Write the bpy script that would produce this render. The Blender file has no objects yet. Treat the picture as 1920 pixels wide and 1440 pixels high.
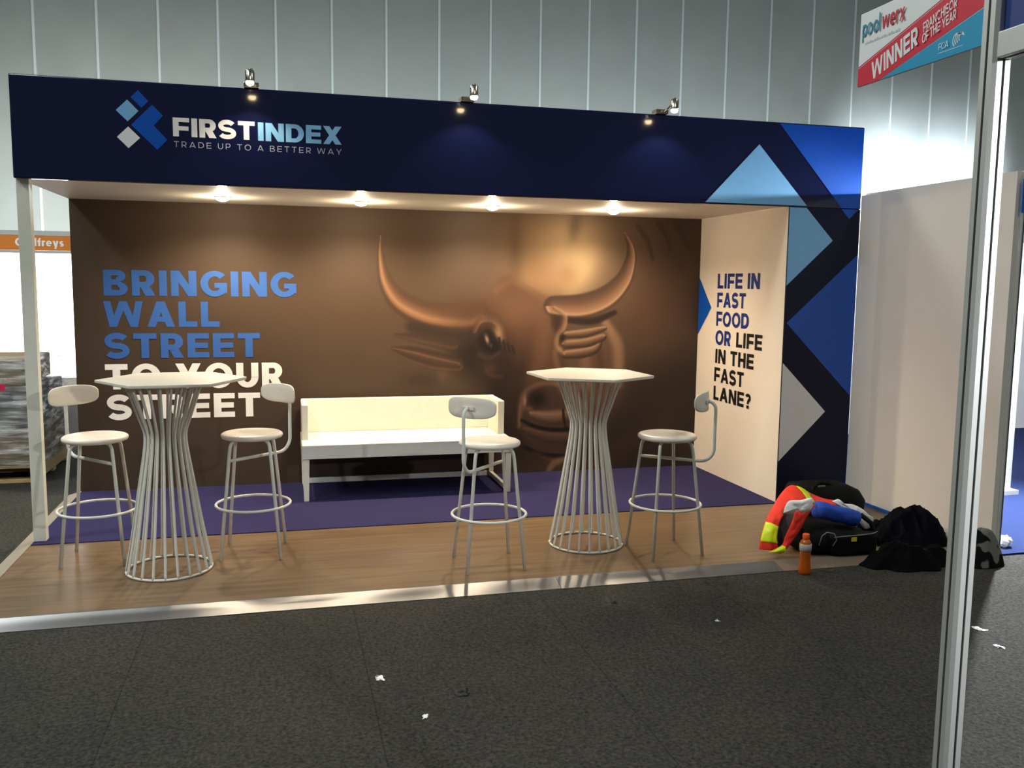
import bpy, math, random
import numpy as np
from mathutils import Vector, Matrix, noise
C = bpy.context.scene.collection
random.seed(7)

# ------------------------------------------------------------------ camera
CAM = np.array([-3.792, -6.1713, 1.71]); YAW, PITCH, ROLL, FPX = 0.2547, -0.1124, 0.0117, 1660.44
_f = np.array([math.sin(YAW)*math.cos(PITCH), math.cos(YAW)*math.cos(PITCH), math.sin(PITCH)])
_r = np.cross(_f, [0, 0, 1]); _r /= np.linalg.norm(_r); _u = np.cross(_r, _f)
RGT = _r*math.cos(ROLL)+_u*math.sin(ROLL); UPV = -_r*math.sin(ROLL)+_u*math.cos(ROLL)
cam_data = bpy.data.cameras.new('camera'); cam = bpy.data.objects.new('camera', cam_data); C.objects.link(cam)
cam_data.sensor_width = 36; cam_data.lens = FPX/1920*36; cam_data.clip_start = .05; cam_data.clip_end = 200
cam.matrix_world = Matrix(((RGT[0], UPV[0], -_f[0], CAM[0]), (RGT[1], UPV[1], -_f[1], CAM[1]), (RGT[2], UPV[2], -_f[2], CAM[2]), (0, 0, 0, 1)))
bpy.context.scene.camera = cam

def at(u, v, y):
    """pixel of the 1920x1440 photograph -> point in the vertical plane at depth y"""
    d = _f+(u-960)/FPX*RGT-(v-720)/FPX*UPV
    return tuple(CAM+d*(y-CAM[1])/d[1])

# ------------------------------------------------------------------ view, world, large lights
sc = bpy.context.scene
sc.view_settings.view_transform = 'Standard'; sc.view_settings.look = 'None'
sc.view_settings.gamma = 1; sc.view_settings.use_curve_mapping = False
sc.view_settings.exposure = 0.0
W = bpy.data.worlds.new('hall_air'); sc.world = W; W.use_nodes = True
W.node_tree.nodes['Background'].inputs[0].default_value = (.80, .90, .90, 1)
W.node_tree.nodes['Background'].inputs[1].default_value = .10

def light(name, kind, loc, energy, color=(1, 1, 1), aim=None, size=.1, size_y=None, angle=None, blend=.5, parent=None):
    d = bpy.data.lights.new(name, kind); d.energy = energy; d.color = color
    if kind == 'AREA':
        d.shape = 'RECTANGLE' if size_y else 'DISK'; d.size = size
        if size_y: d.size_y = size_y
    else: d.shadow_soft_size = size
    if kind == 'SPOT': d.spot_size = math.radians(angle); d.spot_blend = blend
    o = bpy.data.objects.new(name, d); C.objects.link(o); o.location = loc
    if aim is not None:
        o.rotation_euler = (Vector(aim)-Vector(loc)).to_track_quat('-Z', 'Y').to_euler()
    if parent:
        o.parent = parent; o.location = Vector(loc)-parent.location
    return o
COOL = (.86, .95, 1.0); WARM = (1.0, .83, .60)
# high-bay lamps of the exhibition hall; strongest one added to brighten wall_right
for hx, hy, e in ((-10.5, -1.6, 680), (-7.5, -5.5, 170), (-1.0, -9.0, 170), (-9.0, 4.5, 520), (4.0, -3.0, 200)):
    light('high_bay_and_fill_lamp', 'AREA', (hx, hy, 8.5), e, (.95, 1, .96), (hx, hy, 0), 1.6)
# booth lamps on the stands behind, washing the hall wall
for lx, e in ((-9, 45), (-5, 60), (-1.5, 90), (2, 120), (5, 120), (8, 90), (11, 60), (14.5, 80)):
    light('rear_stand_lamp', 'AREA', (lx, 12.2, 2.4), e, COOL, (lx, 14.5, 4.4), 1.6, .4)
for fx in (11.2, 12.6, 14.2):
    light('rear_flood_lamp', 'SPOT', (fx, 12.5, 2.2), 3600, (.78, .88, 1), (fx, 14.5, 4.0), .2, angle=56, blend=.9)
# lamps of the neighbouring stand with the blue carpet
light('neighbour_spot_lamp', 'SPOT', (2.05, -.28, 2.52), 2300, (.88, .95, 1), (-.1, -2.3, 0), .04, angle=146, blend=.6)
light('neighbour_spot_lamp', 'AREA', (2.4, 1.0, 2.45), 110, (.95, .97, 1), (1.8, 2.6, .9), .6)
# lamp of the near stand on the right of the camera
light('near_stand_lamp', 'SPOT', (-1.75, -6.6, 2.25), 330, (.96, .98, 1), (-2.5, -4.85, 1.5), .05, angle=50, blend=.9)

# ------------------------------------------------------------------ materials
def lin(c):
    return tuple((x/255/12.92 if x/255 <= .04045 else ((x/255+.055)/1.055)**2.4) for x in c)
def mat(name, rgb, rough=.5, metal=0, emit=None, noise_amt=0, noise_scale=20, bump=0, bump_scale=200, coat=0, trans=0, alpha=1, spec=.5, stretch=None, aniso=0):
    m = bpy.data.materials.new(name); m.use_nodes = True; nt = m.node_tree; b = nt.nodes['Principled BSDF']
    L = lin(rgb)
    b.inputs['Base Color'].default_value = (*L, 1); b.inputs['Roughness'].default_value = rough; b.inputs['Metallic'].default_value = metal
    b.inputs['Coat Weight'].default_value = coat; b.inputs['Coat Roughness'].default_value = .04
    b.inputs['Transmission Weight'].default_value = trans; b.inputs['Alpha'].default_value = alpha
    b.inputs['Specular IOR Level'].default_value = spec; b.inputs['Anisotropic'].default_value = aniso
    if emit: b.inputs['Emission Color'].default_value = (*lin(emit[0]), 1); b.inputs['Emission Strength'].default_value = emit[1]
    tc = nt.nodes.new('ShaderNodeTexCoord'); src = tc.outputs['Object']
    if stretch:
        mp = nt.nodes.new('ShaderNodeMapping'); mp.inputs['Scale'].default_value = stretch; nt.links.new(src, mp.inputs[0]); src = mp.outputs[0]
    if noise_amt:
        n = nt.nodes.new('ShaderNodeTexNoise'); n.inputs['Scale'].default_value = noise_scale; n.inputs['Detail'].default_value = 6
        nt.links.new(src, n.inputs['Vector'])
        r = nt.nodes.new('ShaderNodeValToRGB'); r.color_ramp.elements[0].position = .3; r.color_ramp.elements[1].position = .7
        r.color_ramp.elements[0].color = (*[max(0, x*(1-noise_amt)) for x in L], 1); r.color_ramp.elements[1].color = (*[min(1, x*(1+noise_amt)) for x in L], 1)
        nt.links.new(n.outputs['Fac'], r.inputs[0]); nt.links.new(r.outputs[0], b.inputs['Base Color'])
    if bump:
        n2 = nt.nodes.new('ShaderNodeTexNoise'); n2.inputs['Scale'].default_value = bump_scale; n2.inputs['Detail'].default_value = 3
        nt.links.new(src, n2.inputs['Vector'])
        bm = nt.nodes.new('ShaderNodeBump'); bm.inputs['Strength'].default_value = bump; bm.inputs['Distance'].default_value = .01
        nt.links.new(n2.outputs['Fac'], bm.inputs['Height']); nt.links.new(bm.outputs[0], b.inputs['Normal'])
    return m
M = {}
M['white_coat'] = mat('white_powder_coat', (214, 214, 206), .42, noise_amt=.02)
M['white_seat'] = mat('white_lacquered_seat', (226, 218, 204), .38, noise_amt=.02)
M['white_top'] = mat('white_laminate_top', (222, 214, 198), .4, noise_amt=.02)
M['white_bench'] = mat('white_painted_wood', (236, 232, 216), .35, noise_amt=.02)
M['bench_gloss'] = mat('white_gloss_paint', (222, 222, 216), .12, noise_amt=.02, coat=.3)
M['navy_matt'] = mat('navy_satin_vinyl', (14, 17, 44), .5, noise_amt=.05, noise_scale=3, spec=.25)
M['navy'] = mat('navy_gloss_vinyl', (13, 19, 56), .14, coat=.25, noise_amt=.05, noise_scale=3)
M['royal'] = mat('royal_blue_vinyl', (4, 78, 176), .3, noise_amt=.03)
M['sky'] = mat('light_blue_vinyl', (120, 176, 220), .3, noise_amt=.03)
M['pale'] = mat('white_vinyl', (226, 226, 226), .35, noise_amt=.02)
M['cream_txt'] = mat('white_lettering', (236, 232, 226), .4, noise_amt=.02)
M['sky_txt'] = mat('light_blue_lettering', (130, 186, 226), .4, noise_amt=.02)
M['grey_txt'] = mat('grey_lettering', (176, 176, 190), .4, noise_amt=.02)
M['blue_txt'] = mat('blue_lettering', (46, 90, 160), .5, noise_amt=.02)
M['navy_txt'] = mat('navy_lettering', (20, 44, 118), .5, noise_amt=.02)
M['black_txt'] = mat('black_lettering', (18, 16, 18), .5, noise_amt=.02)
M['soffit'] = mat('white_soffit_board', (236, 226, 208), .6, noise_amt=.02, noise_scale=4)
M['side_white'] = mat('white_fabric_panel', (222, 210, 196), .75, noise_amt=.02, noise_scale=4, bump=.05, bump_scale=6)
M['post'] = mat('pale_grey_post', (216, 217, 206), .45, noise_amt=.03)
M['alu'] = mat('brushed_aluminium', (196, 198, 200), .27, 1, noise_amt=.06, noise_scale=30, stretch=(1, 40, 40))
M['alu_edge'] = mat('brushed_aluminium_edging', (112, 112, 113), .34, .6, noise_amt=.05, noise_scale=60, stretch=(40, 1, 1), aniso=.6)
M['alu_post'] = mat('anodised_aluminium_post', (196, 198, 194), .45, .55, noise_amt=.04, noise_scale=40, stretch=(30, 30, 1))
M['groove'] = mat('dark_groove', (40, 44, 40), .7, noise_amt=.05)
M['chrome'] = mat('polished_chrome', (190, 180, 165), .15, 1, noise_amt=.03)
M['warm_glow'] = mat('warm_lamp_glow', (255, 240, 210), .5, emit=((255, 226, 170), 26))
M['down_glow'] = mat('warm_downlight_glow', (255, 240, 210), .5, emit=((255, 224, 176), 90))
M['beige_trim'] = mat('beige_edging', (150, 140, 124), .4, noise_amt=.05)
M['brown_trim'] = mat('brown_edging', (112, 96, 84), .4, noise_amt=.06)
M['purple'] = mat('purple_carpet', (45, 42, 78), .95, noise_amt=.14, noise_scale=260, bump=.25, bump_scale=300, spec=.1)
M['blue_carpet'] = mat('blue_carpet', (33, 44, 82), .95, noise_amt=.12, noise_scale=200, bump=.2, bump_scale=300, spec=.1)
M['wallgrey'] = mat('grey_acoustic_panel', (164, 169, 164), .85, noise_amt=.05, noise_scale=1.2, bump=.05, bump_scale=90)
M['wallstrip'] = mat('white_panel_joint', (214, 224, 224), .6, noise_amt=.02)
M['booth_white'] = mat('white_booth_panel', (226, 218, 210), .7, noise_amt=.02, noise_scale=3)
M['white_board'] = mat('white_wall_board', (235, 236, 238), .7, noise_amt=.02, noise_scale=3)
M['orange_sign'] = mat('orange_sign_vinyl', (206, 120, 40), .5, noise_amt=.03)
M['sign_blue'] = mat('blue_sign_vinyl', (22, 52, 122), .45, noise_amt=.05)
M['sign_mid'] = mat('mid_blue_sign_vinyl', (28, 92, 176), .45, noise_amt=.05)
M['sign_red'] = mat('red_sign_vinyl', (206, 20, 52), .45, noise_amt=.03)
M['sign_teal'] = mat('teal_sign_vinyl', (0, 146, 190), .45, noise_amt=.03)
M['sign_white'] = mat('white_sign_board', (226, 230, 230), .45, noise_amt=.02)
M['teal_txt'] = mat('teal_lettering', (20, 130, 156), .45, noise_amt=.02)
M['red_txt'] = mat('red_lettering', (190, 28, 48), .45, noise_amt=.02)
M['black_bag'] = mat('black_nylon', (8, 9, 9), .7, spec=.15, noise_amt=.35, noise_scale=12, bump=.3, bump_scale=160)
M['grey_pipe'] = mat('grey_webbing', (120, 122, 120), .6, noise_amt=.1)
M['yellow_tag'] = mat('yellow_woven_label', (206, 196, 50), .6, noise_amt=.1, noise_scale=60)
M['hivis'] = mat('orange_red_hi_vis_mesh', (246, 52, 32), .7, noise_amt=.12, noise_scale=14, bump=.2, bump_scale=150)
M['hivis_in'] = mat('dark_red_lining', (30, 8, 10), .8, noise_amt=.2)
M['lime'] = mat('lime_reflective_tape', (214, 240, 20), .4, noise_amt=.12, noise_scale=10)
M['white_cloth'] = mat('white_cotton', (250, 246, 240), .85, noise_amt=.06, noise_scale=9, bump=.3, bump_scale=20)
M['blue_cloth'] = mat('blue_cotton', (28, 70, 172), .85, noise_amt=.15, noise_scale=9, bump=.35, bump_scale=18)
M['navy_cloth'] = mat('dark_navy_cloth', (9, 10, 19), .9, spec=.08, noise_amt=.3, noise_scale=7, bump=.4, bump_scale=14)
M['black_cloth'] = mat('black_cloth', (7, 8, 8), .9, spec=.08, noise_amt=.3, noise_scale=7, bump=.4, bump_scale=14)
M['cap_orange'] = mat('orange_plastic_cap', (238, 92, 22), .4, noise_amt=.05)
M['juice'] = mat('orange_drink_bottle', (204, 98, 24), .15, trans=.35, noise_amt=.08, noise_scale=30)
M['label_grey'] = mat('pale_bottle_label', (168, 164, 156), .4, noise_amt=.1, noise_scale=40)
M['wood_pallet'] = mat('raw_pine', (190, 160, 112), .8, noise_amt=.2, noise_scale=6, stretch=(1, 10, 10))
M['card'] = mat('brown_cardboard', (128, 104, 74), .85, noise_amt=.12, noise_scale=3, stretch=(.6, .6, 8))
M['dark_card'] = mat('dark_grey_goods', (84, 84, 80), .7, noise_amt=.25, noise_scale=3, stretch=(.6, .6, 8))
M['pink'] = mat('pink_label', (226, 28, 86), .6, noise_amt=.05)
M['paper'] = mat('white_paper', (236, 236, 232), .8, noise_amt=.03)
M['dark_bit'] = mat('black_scrap', (12, 12, 20), .8, noise_amt=.1)
M['green_glass'] = mat('pale_green_glass', (150, 178, 168), .1, trans=.5, noise_amt=.1, noise_scale=3)
M['green'] = mat('lime_green_print', (120, 170, 50), .6, noise_amt=.1)

def plaid():
    m = mat('grey_and_black_patterned_cloth', (120, 118, 114), .85, spec=.1); nt = m.node_tree; b = nt.nodes['Principled BSDF']
    tc = nt.nodes.new('ShaderNodeTexCoord'); n = nt.nodes.new('ShaderNodeTexNoise'); n.inputs['Scale'].default_value = 11; n.inputs['Detail'].default_value = 1
    r = nt.nodes.new('ShaderNodeValToRGB'); r.color_ramp.elements[0].position = .50; r.color_ramp.elements[0].color = (*lin((108, 106, 100)), 1)
    r.color_ramp.elements[1].position = .54; r.color_ramp.elements[1].color = (*lin((18, 17, 18)), 1)
    nt.links.new(tc.outputs['Object'], n.inputs['Vector']); nt.links.new(n.outputs['Fac'], r.inputs[0]); nt.links.new(r.outputs[0], b.inputs['Base Color']); return m
M['plaid'] = plaid()

def wrap_mat():
    m = bpy.data.materials.new('clear_stretch_film'); m.use_nodes = True; nt = m.node_tree; b = nt.nodes['Principled BSDF']
    b.inputs['Base Color'].default_value = (.92, .94, .95, 1); b.inputs['Roughness'].default_value = .12; b.inputs['Specular IOR Level'].default_value = .8
    tc = nt.nodes.new('ShaderNodeTexCoord'); mp = nt.nodes.new('ShaderNodeMapping'); mp.inputs['Scale'].default_value = (1.5, 2, 9); mp.inputs['Rotation'].default_value = (.5, 0, 0)
    nt.links.new(tc.outputs['Object'], mp.inputs[0]); n = nt.nodes.new('ShaderNodeTexNoise'); n.inputs['Scale'].default_value = 2.2; n.inputs['Detail'].default_value = 5
    nt.links.new(mp.outputs[0], n.inputs['Vector']); r = nt.nodes.new('ShaderNodeValToRGB')
    r.color_ramp.elements[0].position = .42; r.color_ramp.elements[0].color = (.10, .10, .10, 1); r.color_ramp.elements[1].position = .70; r.color_ramp.elements[1].color = (.78, .78, .78, 1)
    nt.links.new(n.outputs['Fac'], r.inputs[0]); nt.links.new(r.outputs[0], b.inputs['Alpha'])
    bm = nt.nodes.new('ShaderNodeBump'); bm.inputs['Strength'].default_value = .9; bm.inputs['Distance'].default_value = .03
    nt.links.new(n.outputs['Fac'], bm.inputs['Height']); nt.links.new(bm.outputs[0], b.inputs['Normal']); return m
M['film'] = wrap_mat()

def wood_floor():
    m = bpy.data.materials.new('brown_laminate'); m.use_nodes = True; nt = m.node_tree; b = nt.nodes['Principled BSDF']
    tc = nt.nodes.new('ShaderNodeTexCoord'); mp = nt.nodes.new('ShaderNodeMapping'); mp.inputs['Scale'].default_value = (.55, 9, 1)
    nt.links.new(tc.outputs['Object'], mp.inputs[0]); n = nt.nodes.new('ShaderNodeTexNoise'); n.inputs['Scale'].default_value = 2.5; n.inputs['Detail'].default_value = 8
    nt.links.new(mp.outputs[0], n.inputs['Vector']); r = nt.nodes.new('ShaderNodeValToRGB')
    r.color_ramp.elements[0].position = .3; r.color_ramp.elements[0].color = (*lin((92, 74, 54)), 1); r.color_ramp.elements[1].position = .72; r.color_ramp.elements[1].color = (*lin((124, 99, 72)), 1)
    nt.links.new(n.outputs['Fac'], r.inputs[0]); nt.links.new(r.outputs[0], b.inputs['Base Color'])
    b.inputs['Roughness'].default_value = .32; b.inputs['Specular IOR Level'].default_value = .4; return m
M['wood'] = wood_floor()

def hall_carpet():
    m = bpy.data.materials.new('charcoal_carpet_tiles'); m.use_nodes = True; nt = m.node_tree; b = nt.nodes['Principled BSDF']
    tc = nt.nodes.new('ShaderNodeTexCoord')
    n = nt.nodes.new('ShaderNodeTexNoise'); n.inputs['Scale'].default_value = 60; n.inputs['Detail'].default_value = 7; n.inputs['Roughness'].default_value = .75
    nt.links.new(tc.outputs['Object'], n.inputs['Vector'])
    r = nt.nodes.new('ShaderNodeValToRGB'); r.color_ramp.elements[0].position = .36; r.color_ramp.elements[0].color = (*lin((36, 35, 33)), 1)
    r.color_ramp.elements[1].position = .66; r.color_ramp.elements[1].color = (*lin((84, 81, 75)), 1); nt.links.new(n.outputs['Fac'], r.inputs[0])
    n3 = nt.nodes.new('ShaderNodeTexNoise'); n3.inputs['Scale'].default_value = 1.3; nt.links.new(tc.outputs['Object'], n3.inputs['Vector'])
    mx = nt.nodes.new('ShaderNodeMixRGB'); mx.blend_type = 'MULTIPLY'; mx.inputs[0].default_value = .35; nt.links.new(r.outputs[0], mx.inputs[1]); nt.links.new(n3.outputs['Fac'], mx.inputs[2])
    # tile joints about every metre across x, and now and then along y
    sx = nt.nodes.new('ShaderNodeSeparateXYZ'); nt.links.new(tc.outputs['Object'], sx.inputs[0])
    def joint(sock, off, per):
        a = nt.nodes.new('ShaderNodeMath'); a.operation = 'ADD'; a.inputs[1].default_value = off; nt.links.new(sock, a.inputs[0])
        d = nt.nodes.new('ShaderNodeMath'); d.operation = 'WRAP'; d.inputs[1].default_value = per/2; d.inputs[2].default_value = -per/2; nt.links.new(a.outputs[0], d.inputs[0])
        e = nt.nodes.new('ShaderNodeMath'); e.operation = 'ABSOLUTE'; nt.links.new(d.outputs[0], e.inputs[0])
        g = nt.nodes.new('ShaderNodeMath'); g.operation = 'LESS_THAN'; g.inputs[1].default_value = .003; nt.links.new(e.outputs[0], g.inputs[0]); return g
    g = joint(sx.outputs[0], 3.447, 1.033)
    k = nt.nodes.new('ShaderNodeMath'); k.operation = 'MULTIPLY'; k.inputs[1].default_value = .55; nt.links.new(g.outputs[0], k.inputs[0])
    m2 = nt.nodes.new('ShaderNodeMixRGB'); m2.inputs[2].default_value = (*lin((24, 24, 24)), 1); nt.links.new(k.outputs[0], m2.inputs[0]); nt.links.new(mx.outputs[0], m2.inputs[1])
    nt.links.new(m2.outputs[0], b.inputs['Base Color']); b.inputs['Roughness'].default_value = .95; b.inputs['Specular IOR Level'].default_value = .15
    bm = nt.nodes.new('ShaderNodeBump'); bm.inputs['Strength'].default_value = .7; bm.inputs['Distance'].default_value = .012
    nt.links.new(n.outputs['Fac'], bm.inputs['Height']); nt.links.new(bm.outputs[0], b.inputs['Normal']); return m
M['hall_carpet'] = hall_carpet()

# ------------------------------------------------------------------ mesh helpers
class MB:
    def __init__(s): s.v = []; s.f = []
    def face(s, pts):
        n = len(s.v); s.v += [tuple(p) for p in pts]; s.f.append(tuple(range(n, n+len(pts))))
    def box(s, x0, x1, y0, y1, z0, z1):
        n = len(s.v)
        s.v += [(x0, y0, z0), (x1, y0, z0), (x1, y1, z0), (x0, y1, z0), (x0, y0, z1), (x1, y0, z1), (x1, y1, z1), (x0, y1, z1)]
        s.f += [tuple(n+i for i in q) for q in ((0, 3, 2, 1), (4, 5, 6, 7), (0, 1, 5, 4), (1, 2, 6, 5), (2, 3, 7, 6), (3, 0, 4, 7))]
        return s
    def rings(s, rings, cap=True):
        n = len(s.v); k = len(rings[0])
        for r in rings: s.v += [tuple(p) for p in r]
        for i in range(len(rings)-1):
            for j in range(k):
                a, b = n+i*k+j, n+i*k+(j+1) % k
                s.f.append((a, b, b+k, a+k))
        if cap:
            s.f.append(tuple(n+j for j in reversed(range(k)))); s.f.append(tuple(n+(len(rings)-1)*k+j for j in range(k)))
        return s
    def grid(s, rows):
        n = len(s.v); k = len(rows[0])
        for r in rows: s.v += [tuple(p) for p in r]
        for i in range(len(rows)-1):
            for j in range(k-1):
                a = n+i*k+j; s.f.append((a, a+1, a+k+1, a+k))
        return s
    def lathe(s, prof, seg=32, c=(0, 0, 0)):
        return s.rings([[(c[0]+r*math.cos(2*math.pi*j/seg), c[1]+r*math.sin(2*math.pi*j/seg), c[2]+z) for j in range(seg)] for r, z in prof])
    def prism(s, poly, axis, a, b):
        """polygon (2-D) swept along x, y or z from a to b"""
        def put(p, t): return (t, p[0], p[1]) if axis == 'x' else (p[0], t, p[1]) if axis == 'y' else (p[0], p[1], t)
        return s.rings([[put(p, a) for p in poly], [put(p, b) for p in poly]])
    def tube(s, path, r, seg=12, closed=False):
        P = [Vector(p) for p in path]; n = len(P); rings = []; up = None
        for i in range(n):
            if closed: t = P[(i+1) % n]-P[i-1]
            else: t = P[min(i+1, n-1)]-P[max(i-1, 0)]
            t.normalize()
            if up is None:
                up = Vector((0, 0, 1)) if abs(t.z) < .9 else Vector((1, 0, 0))
            a = up-t*up.dot(t); a.normalize(); b = t.cross(a); up = a
            rr = r[i] if isinstance(r, (list, tuple)) else r
            rings.append([P[i]+a*rr*math.cos(2*math.pi*j/seg)+b*rr*math.sin(2*math.pi*j/seg) for j in range(seg)])
        if closed: rings.append(rings[0])
        return s.rings(rings, cap=not closed)
    def build(s, name, m, parent=None, smooth=False, world=True, bevel=0):
        off = parent.location if (parent and world) else Vector((0, 0, 0))
        me = bpy.data.meshes.new(name); me.from_pydata([tuple(Vector(p)-off) for p in s.v], [], s.f); me.update()
        if smooth:
            for p in me.polygons: p.use_smooth = True
        for x in (m if isinstance(m, list) else [m]): me.materials.append(x)
        o = bpy.data.objects.new(name, me); C.objects.link(o)
        if parent: o.parent = parent
        if bevel:
            bv = o.modifiers.new('bevel', 'BEVEL'); bv.width = bevel; bv.segments = 3; bv.limit_method = 'ANGLE'
        return o
def auto(o, ang=40):
    o.data.polygons.foreach_set('use_smooth', [True]*len(o.data.polygons))
    me = o.data
    import bmesh
    bm = bmesh.new(); bm.from_mesh(me); bmesh.ops.recalc_face_normals(bm, faces=bm.faces)
    for e in bm.edges:
        if len(e.link_faces) == 2 and e.calc_face_angle(0) > math.radians(ang): e.smooth = False
    bm.to_mesh(me); bm.free(); return o
def tag(o, label, cat, group=None):
    o['label'] = label; o['category'] = cat
    if group: o['group'] = group
    return o
def thing(name, label, cat, loc=(0, 0, 0), rz=0, group=None):
    o = bpy.data.objects.new(name, None); C.objects.link(o); o.location = loc; o.rotation_euler = (0, 0, rz); o.empty_display_size = .1
    return tag(o, label, cat, group)
def struct(o): o['kind'] = 'structure'; return o
def dup(root, loc, rz, label):
    r = root.copy(); C.objects.link(r); r.location = loc; r.rotation_euler = (0, 0, rz); r['label'] = label
    for ch in list(root.children):
        c = ch.copy(); C.objects.link(c); c.parent = r
        for g in ch.children:
            d = g.copy(); C.objects.link(d); d.parent = c
    return r
def arc(c, r, a0, a1, n, f):
    return [f(c[0]+r*math.cos(math.radians(a0+(a1-a0)*i/n)), c[1]+r*math.sin(math.radians(a0+(a1-a0)*i/n))) for i in range(n+1)]

# ------------------------------------------------------------------ lettering (drawn from strokes)
def ring(cx, cy, rx, ry, tx, ty, a0, a1, n=24):
    out = []; inn = []
    for i in range(n+1):
        a = math.radians(a0+(a1-a0)*i/n); c, s_ = math.cos(a), math.sin(a)
        out.append((cx+rx*c, cy+ry*s_)); inn.append((cx+(rx-tx)*c, cy+(ry-ty)*s_))
    return [[out[i], out[i+1], inn[i+1], inn[i]] for i in range(n)]
def rect(x0, x1, y0, y1): return [[(x0, y0), (x1, y0), (x1, y1), (x0, y1)]]
def para(x0, y0, x1, y1, w): return [[(x0, y0), (x0+w, y0), (x1+w, y1), (x1, y1)]]
def stroke(pts, t):
    L = []; R = []
    for i, p in enumerate(pts):
        a = pts[max(i-1, 0)]; b = pts[min(i+1, len(pts)-1)]; dx, dy = b[0]-a[0], b[1]-a[1]; l = math.hypot(dx, dy) or 1
        L.append((p[0]-dy/l*t/2, p[1]+dx/l*t/2)); R.append((p[0]+dy/l*t/2, p[1]-dx/l*t/2))
    return [[R[i], R[i+1], L[i+1], L[i]] for i in range(len(pts)-1)]
def ell(cx, cy, rx, ry, a0, a1, n=20):
    return [(cx+rx*math.cos(math.radians(a0+(a1-a0)*i/n)), cy+ry*math.sin(math.radians(a0+(a1-a0)*i/n))) for i in range(n+1)]
def glyph(c, w, t):
    d = w*1.12; x = .72
    if c == 'I': return rect(0, w, 0, 1), w
    if c == 'L': return rect(0, w, 0, 1)+rect(0, .72, 0, t), .72
    if c == 'E': return rect(0, w, 0, 1)+rect(0, .8, 0, t)+rect(0, .76, .5-t/2, .5+t/2)+rect(0, .8, 1-t, 1), .8
    if c == 'F': return rect(0, w, 0, 1)+rect(0, .76, .44-t/2, .44+t/2)+rect(0, .8, 1-t, 1), .8
    if c == 'T': return rect(.42-w/2, .42+w/2, 0, 1)+rect(0, .84, 1-t, 1), .84
    if c == 'H': return rect(0, w, 0, 1)+rect(.88-w, .88, 0, 1)+rect(0, .88, .5-t/2, .5+t/2), .88
    if c == 'N': return rect(0, w, 0, 1)+rect(.94-w, .94, 0, 1)+para(.94-d, 0, 0, 1, d), .94
    if c == 'A':
        q = d*.98; return para(0, 0, .53-q/2, 1, q)+para(1.06-q, 0, .53-q/2, 1, q)+rect(.25, .81, .2, .2+t*.95), 1.06
    if c == 'W':
        q = d*.86; return para(.35-q/2, 0, 0, 1, q)+para(.35-q/2, 0, .74-q/2, 1, q)+para(1.13-q/2, 0, .74-q/2, 1, q)+para(1.13-q/2, 0, 1.48-q, 1, q), 1.48
    if c == 'Y': return para(.49-d/2, .36, 0, 1, d)+para(.49-d/2, .36, .98-d, 1, d)+rect(.49-w/2, .49+w/2, 0, .42), .98
    if c == 'X':
        q = d*1.06; return para(0, 0, .98-q, 1, q)+para(.98-q, 0, 0, 1, q), .98
    if c == 'U': return rect(0, w, .42, 1)+rect(.88-w, .88, .42, 1)+ring(.44, .43, .44, .445, w, t, 180, 360), .88
    if c == 'O': return ring(.55, .5, .55, .515, w, t, 0, 360, 40), 1.1
    if c == 'C': return ring(.53, .5, .53, .515, w, t, 42, 318, 34), .96
    if c == 'G': return ring(.53, .5, .53, .515, w, t, 42, 325, 34)+rect(.52, .99, .54-t*.9, .54)+rect(.99-w*.95, .99, .15, .54), .99
    if c == 'D': return rect(0, w, 0, 1)+rect(0, .45, 0, t)+rect(0, .45, 1-t, 1)+ring(.44, .5, .5, .5, w, t, -90, 90, 24), .94
    if c in 'PR':
        g = rect(0, w, 0, 1)+rect(0, .48, 1-t, 1)+rect(0, .48, .32, .32+t)+ring(.46, .66, .36, .34, w, t, -90, 90, 20)
        if c == 'R': g += para(.84-d*1.12, 0, .30, .36, d*1.12)
        return g, .84
    if c == 'B':
        return rect(0, w, 0, 1)+rect(0, .5, 0, t)+rect(0, .5, 1-t, 1)+rect(0, .5, .52-t/2, .52+t/2)+ring(.46, .76-.0, .33, .24, w*.9, t*.9, -90, 90, 18)+ring(.5, .27, .36, .27, w, t*.9, -90, 90, 18), .86
    if c == 'S':
        ry = (.515-t/2)/2; return stroke(ell(.43, .5+ry, .44-w*.45, ry, 24, 270, 22)+ell(.43, .5-ry, .46-w*.45, ry, 90, -156, 22)[1:], t*1.08), .88
    if c == '?': return stroke(ell(.36, .72, .36-w/2, .28-t/2, 160, -60, 18)+[(.38, .42), (.36, .30)], t*1.02)+rect(.36-w/2, .36+w/2, 0, t), .74
    # small letters
    if c == 'o': return ring(.36, x/2, .37, x/2+.01, w, t, 0, 360, 28), .73
    if c == 'e': return ring(.36, x/2, .37, x/2+.01, w, t, 0, 318, 28)+rect(.05, .72, x/2-t*.42, x/2+t*.36), .74
    if c == 'p': return rect(0, w, -.3, x)+ring(.38, x/2, .37, x/2+.01, w, t, 0, 360, 28), .75
    if c == 'd': return rect(.75-w, .75, 0, 1.05)+ring(.37, x/2, .37, x/2+.01, w, t, 0, 360, 28), .75
    if c == 'l': return rect(0, w, 0, 1.05), w
    if c == 'f': return rect(.12, .12+w, 0, .8)+stroke(ell(.42, .78, .3-w/2, .27-t/2, 180, 80, 10), t)+rect(0, .44, x-t, x), .46
    if c == 'r': return rect(0, w, 0, x)+ring(.34, x-.33, .33, .34, w*.8, t, 60, 165, 10), .46
    if c == 'w': return para(.27-w*.45, 0, 0, x, w*.95)+para(.27-w*.45, 0, .55-w/2, x, w*.95)+para(.83-w*.45, 0, .55-w/2, x, w*.95)+para(.83-w*.45, 0, 1.1-w, x, w*.95), 1.1
    if c == 'x': return para(0, 0, .7-w, x, w*1.1)+para(.7-w, 0, 0, x, w*1.1), .72
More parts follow.
